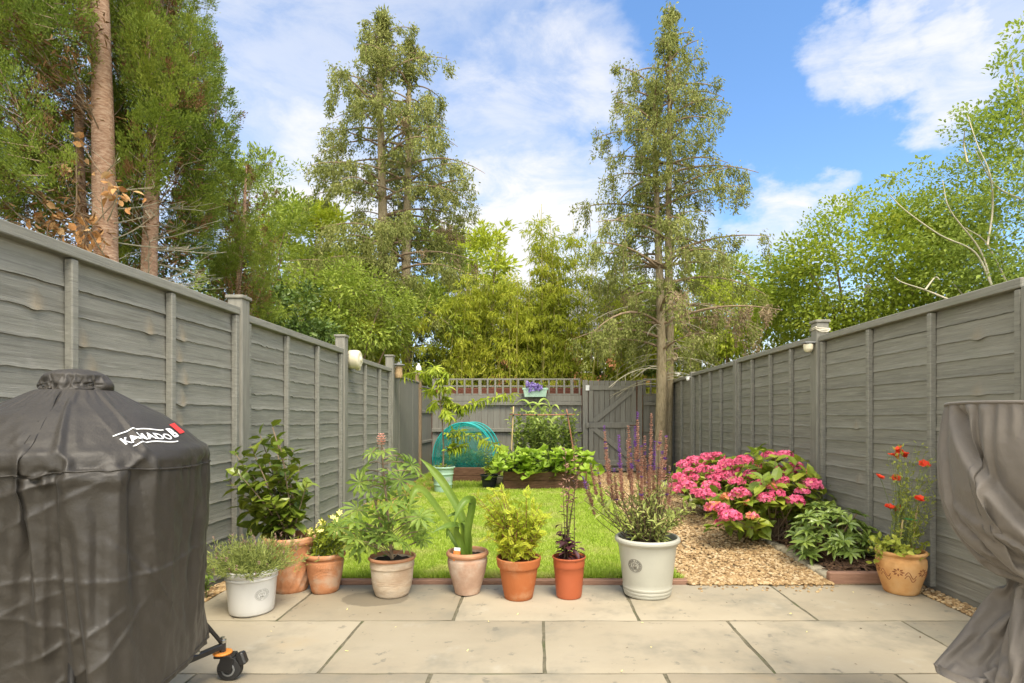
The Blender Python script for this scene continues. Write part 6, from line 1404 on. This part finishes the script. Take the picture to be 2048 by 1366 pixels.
bush('shrub', 'golden green shrub hanging over the far right fence corner', 'shrub', px(1460, 640, 12.2), (1.5, .9, .95), 9000, L_YEL, 508, .10, .04, DIA, 56, group=B, droop=.6)
bush('shrub', 'dark shrub low behind the trellis gate end', 'shrub', px(1280, 720, 12.6), (1.2, .7, .8), 5500, L_DARK, 509, .10, .04, DIA, 40, group=B)
bush('shrub', 'low dark shrub behind the left part of the trellis', 'shrub', px(1000, 735, 12.9), (1.8, .6, .75), 6000, L_DARK, 510, .10, .04, DIA, 44, group=B)
bush('shrub', 'dense dark conifer hedge shrub behind the nearest cypress trunk', 'shrub', px(60, 420, 7.4), (1.5, .7, 1.3), 12000, L_CYP, 511, .07, .025, DIA, 60, group=B)
bush('shrub', 'dark leafy shrub between the two cypress trunks', 'shrub', px(300, 560, 8.4), (1.5, .7, 1.5), 9000, L_DARK, 512, .08, .04, DIA, 60, group=B)
# right hand broadleaf trees
t, r = bush('tree', 'rounded broadleaf tree with rust-tinted leaves behind the right fence', 'tree', px(1735, 570, 10.5), (1.85, 1.7, 1.45), 42000, L_MAPLE, 520, .070, .048, OVAL, 120, group=B, bark=PALETW, stems=10,
     extra=[(px(1590, 490, 10.3), .35), (px(1650, 440, 10.3), .4), (px(1690, 410, 10.5), .3), (px(1720, 395, 10.5), .28), (px(1655, 405, 10.4), .14), (px(1580, 560, 10.2), .35), (px(1600, 640, 10), .35), (px(1690, 655, 9.6), .35), (px(1760, 640, 9.2), .4), (px(1640, 600, 9.8), .4), (px(1560, 600, 10.2), .25), (px(1760, 420, 10.5), .4), (px(1840, 420, 10.5), .5)])
t, r = bush('tree', 'larger light green tree with pale bare limbs at the right edge', 'tree', px(2080, 430, 8.4), (1.25, 1.3, 2.1), 28000, L_ASH, 521, .070, .038, OVAL, 90, group=B, bark=PALETW, stems=16, twig=PALETW,
     extra=[(px(1935, 235, 8.2), .15), (px(1920, 222, 8.2), .12), (px(1960, 240, 8.2), .16), (px(2020, 110, 8.3), .22), (px(2045, 60, 8.3), .25), (px(2000, 135, 8.3), .16), (px(1985, 320, 8.2), .25), (px(1840, 325, 8.4), .12), (px(1800, 355, 8.4), .16), (px(1775, 360, 8.4), .12), (px(1860, 350, 8.4), .2), (px(1900, 345, 8.4), .25), (px(1930, 330, 8.3), .22), (px(1920, 420, 8.3), .35), (px(1880, 480, 8.3), .4), (px(1950, 500, 8.2), .45), (px(2020, 420, 8.1), .45), (px(1990, 560, 8), .45), (px(1900, 560, 8.3), .4), (px(2020, 250, 8.2), .4), (px(2035, 180, 8.2), .3), (px(1850, 410, 8.6), .35)])
mb = MB()
for pts in ([(1985, 575), (1950, 505), (1880, 470), (1810, 420), (1780, 390)], [(1985, 575), (1960, 500), (1900, 420), (1885, 360)], [(1975, 490), (1985, 420), (1980, 350), (1955, 290), (1935, 230)], [(1900, 600), (1850, 580), (1805, 565), (1790, 555)], [(1850, 580), (1870, 555), (1880, 560)], [(1935, 325), (1928, 290), (1930, 255)], [(2030, 600), (1975, 490), (1930, 455)], [(2045, 400), (1990, 370), (1950, 300)]):
    p = catmull([px(x, y, 7.75+.12*sin(i*2)) for i, (x, y) in enumerate(pts)]); tube(mb, p, np.linspace(.014, .005, len(p)), 6, cap=False)
P('bare_limbs', mb, PALETW, t, True)
# ---- bamboo
def bamboo(label, cx, Y, wpx, ytop, n, seed, leaf=3200, lean=0.):
    base = px(cx, 835, Y); base[2] = 0; t = T('bamboo', label, 'bamboo', tuple(base), 'bamboo clumps behind the back fence'); r = rg(seed); ml = MB(); w = wpx*Y/F
    for k in range(n):
        x = base[0]+r.uniform(-.5, .5)*w; y = Y+r.uniform(-.4, .5); top = px(cx, ytop+abs(r.normal())*70, Y)[2]; lx_ = r.normal()*.25+lean*(.4+.8*r.random())
        pth = bez((x, y, 0), (x+lx_*.15, y, top*.6), (x+lx_, y+r.normal()*.2, top), 12); mb = MB()
        rr = np.linspace(.018, .005, 12)*r.uniform(.7, 1.15); tube(mb, catmull(pth, 2), np.interp(np.linspace(0, 1, 23), np.linspace(0, 1, 12), rr)*(1+.18*(np.arange(23) % 2 == 0)), 7); P('culm', mb, CULM, t, True)
        for j in range(int(leaf*1.7/n/16)):
            f = .22+.78*r.random()**.8; q = pth[min(11, int(f*11))]+A([r.normal()*.13, r.normal()*.13, r.normal()*.08]); m = 16
            a = r.uniform(0, 6.28); o = A([cos(a), sin(a), -.25]); s = r.random(m); pos = q+o*(s*.26)[:, None]+r.normal(size=(m, 3))*.035
            lv(ml, DIA, pos, o*.5+A([0, 0, -.6])+r.normal(size=(m, 3))*.5, A([0, 0, 1])+r.normal(size=(m, 3))*.4, r.uniform(.09, .17, m), r.uniform(.016, .026, m))
    P('leaves', ml, L_BAM, t); return t
bamboo('bamboo clump with dark culms leaning right, left of the house gap', 930, 12.1, 120, 540, 12, 600, 5000, .35)
bamboo('bamboo clump in front of the grey slate roof', 1010, 12.3, 130, 520, 14, 601, 5200)
bamboo('tallest bamboo clump with a bright yellow-green top', 1115, 12.2, 90, 425, 16, 602, 8200)
bamboo('bamboo clump directly behind the hanging planter', 1060, 11.9, 110, 520, 13, 603, 5600)
bamboo('bamboo clump above the garden gate', 1205, 12.0, 140, 510, 14, 604, 6400)
bamboo('bamboo clump behind the bare conifer trunk', 1330, 12.2, 150, 590, 13, 605, 4600)
bamboo('bamboo clump in the far right corner', 1440, 12.0, 120, 640, 10, 606, 3400)
bamboo('bright bamboo spray in front of the twin-topped conifer', 745, 11.4, 110, 560, 9, 607, 3600)
bush('bamboo_sapling', 'thin leafy sapling rising against the sky right of the left conifer', 'sapling', px(975, 510, 12.6), (.35, .3, .75), 900, L_YEL, 608, .13, .04, DIA, 22, extra=[(px(1015, 455, 12.6), .1), (px(1000, 480, 12.6), .16), (px(960, 480, 12.6), .22)])
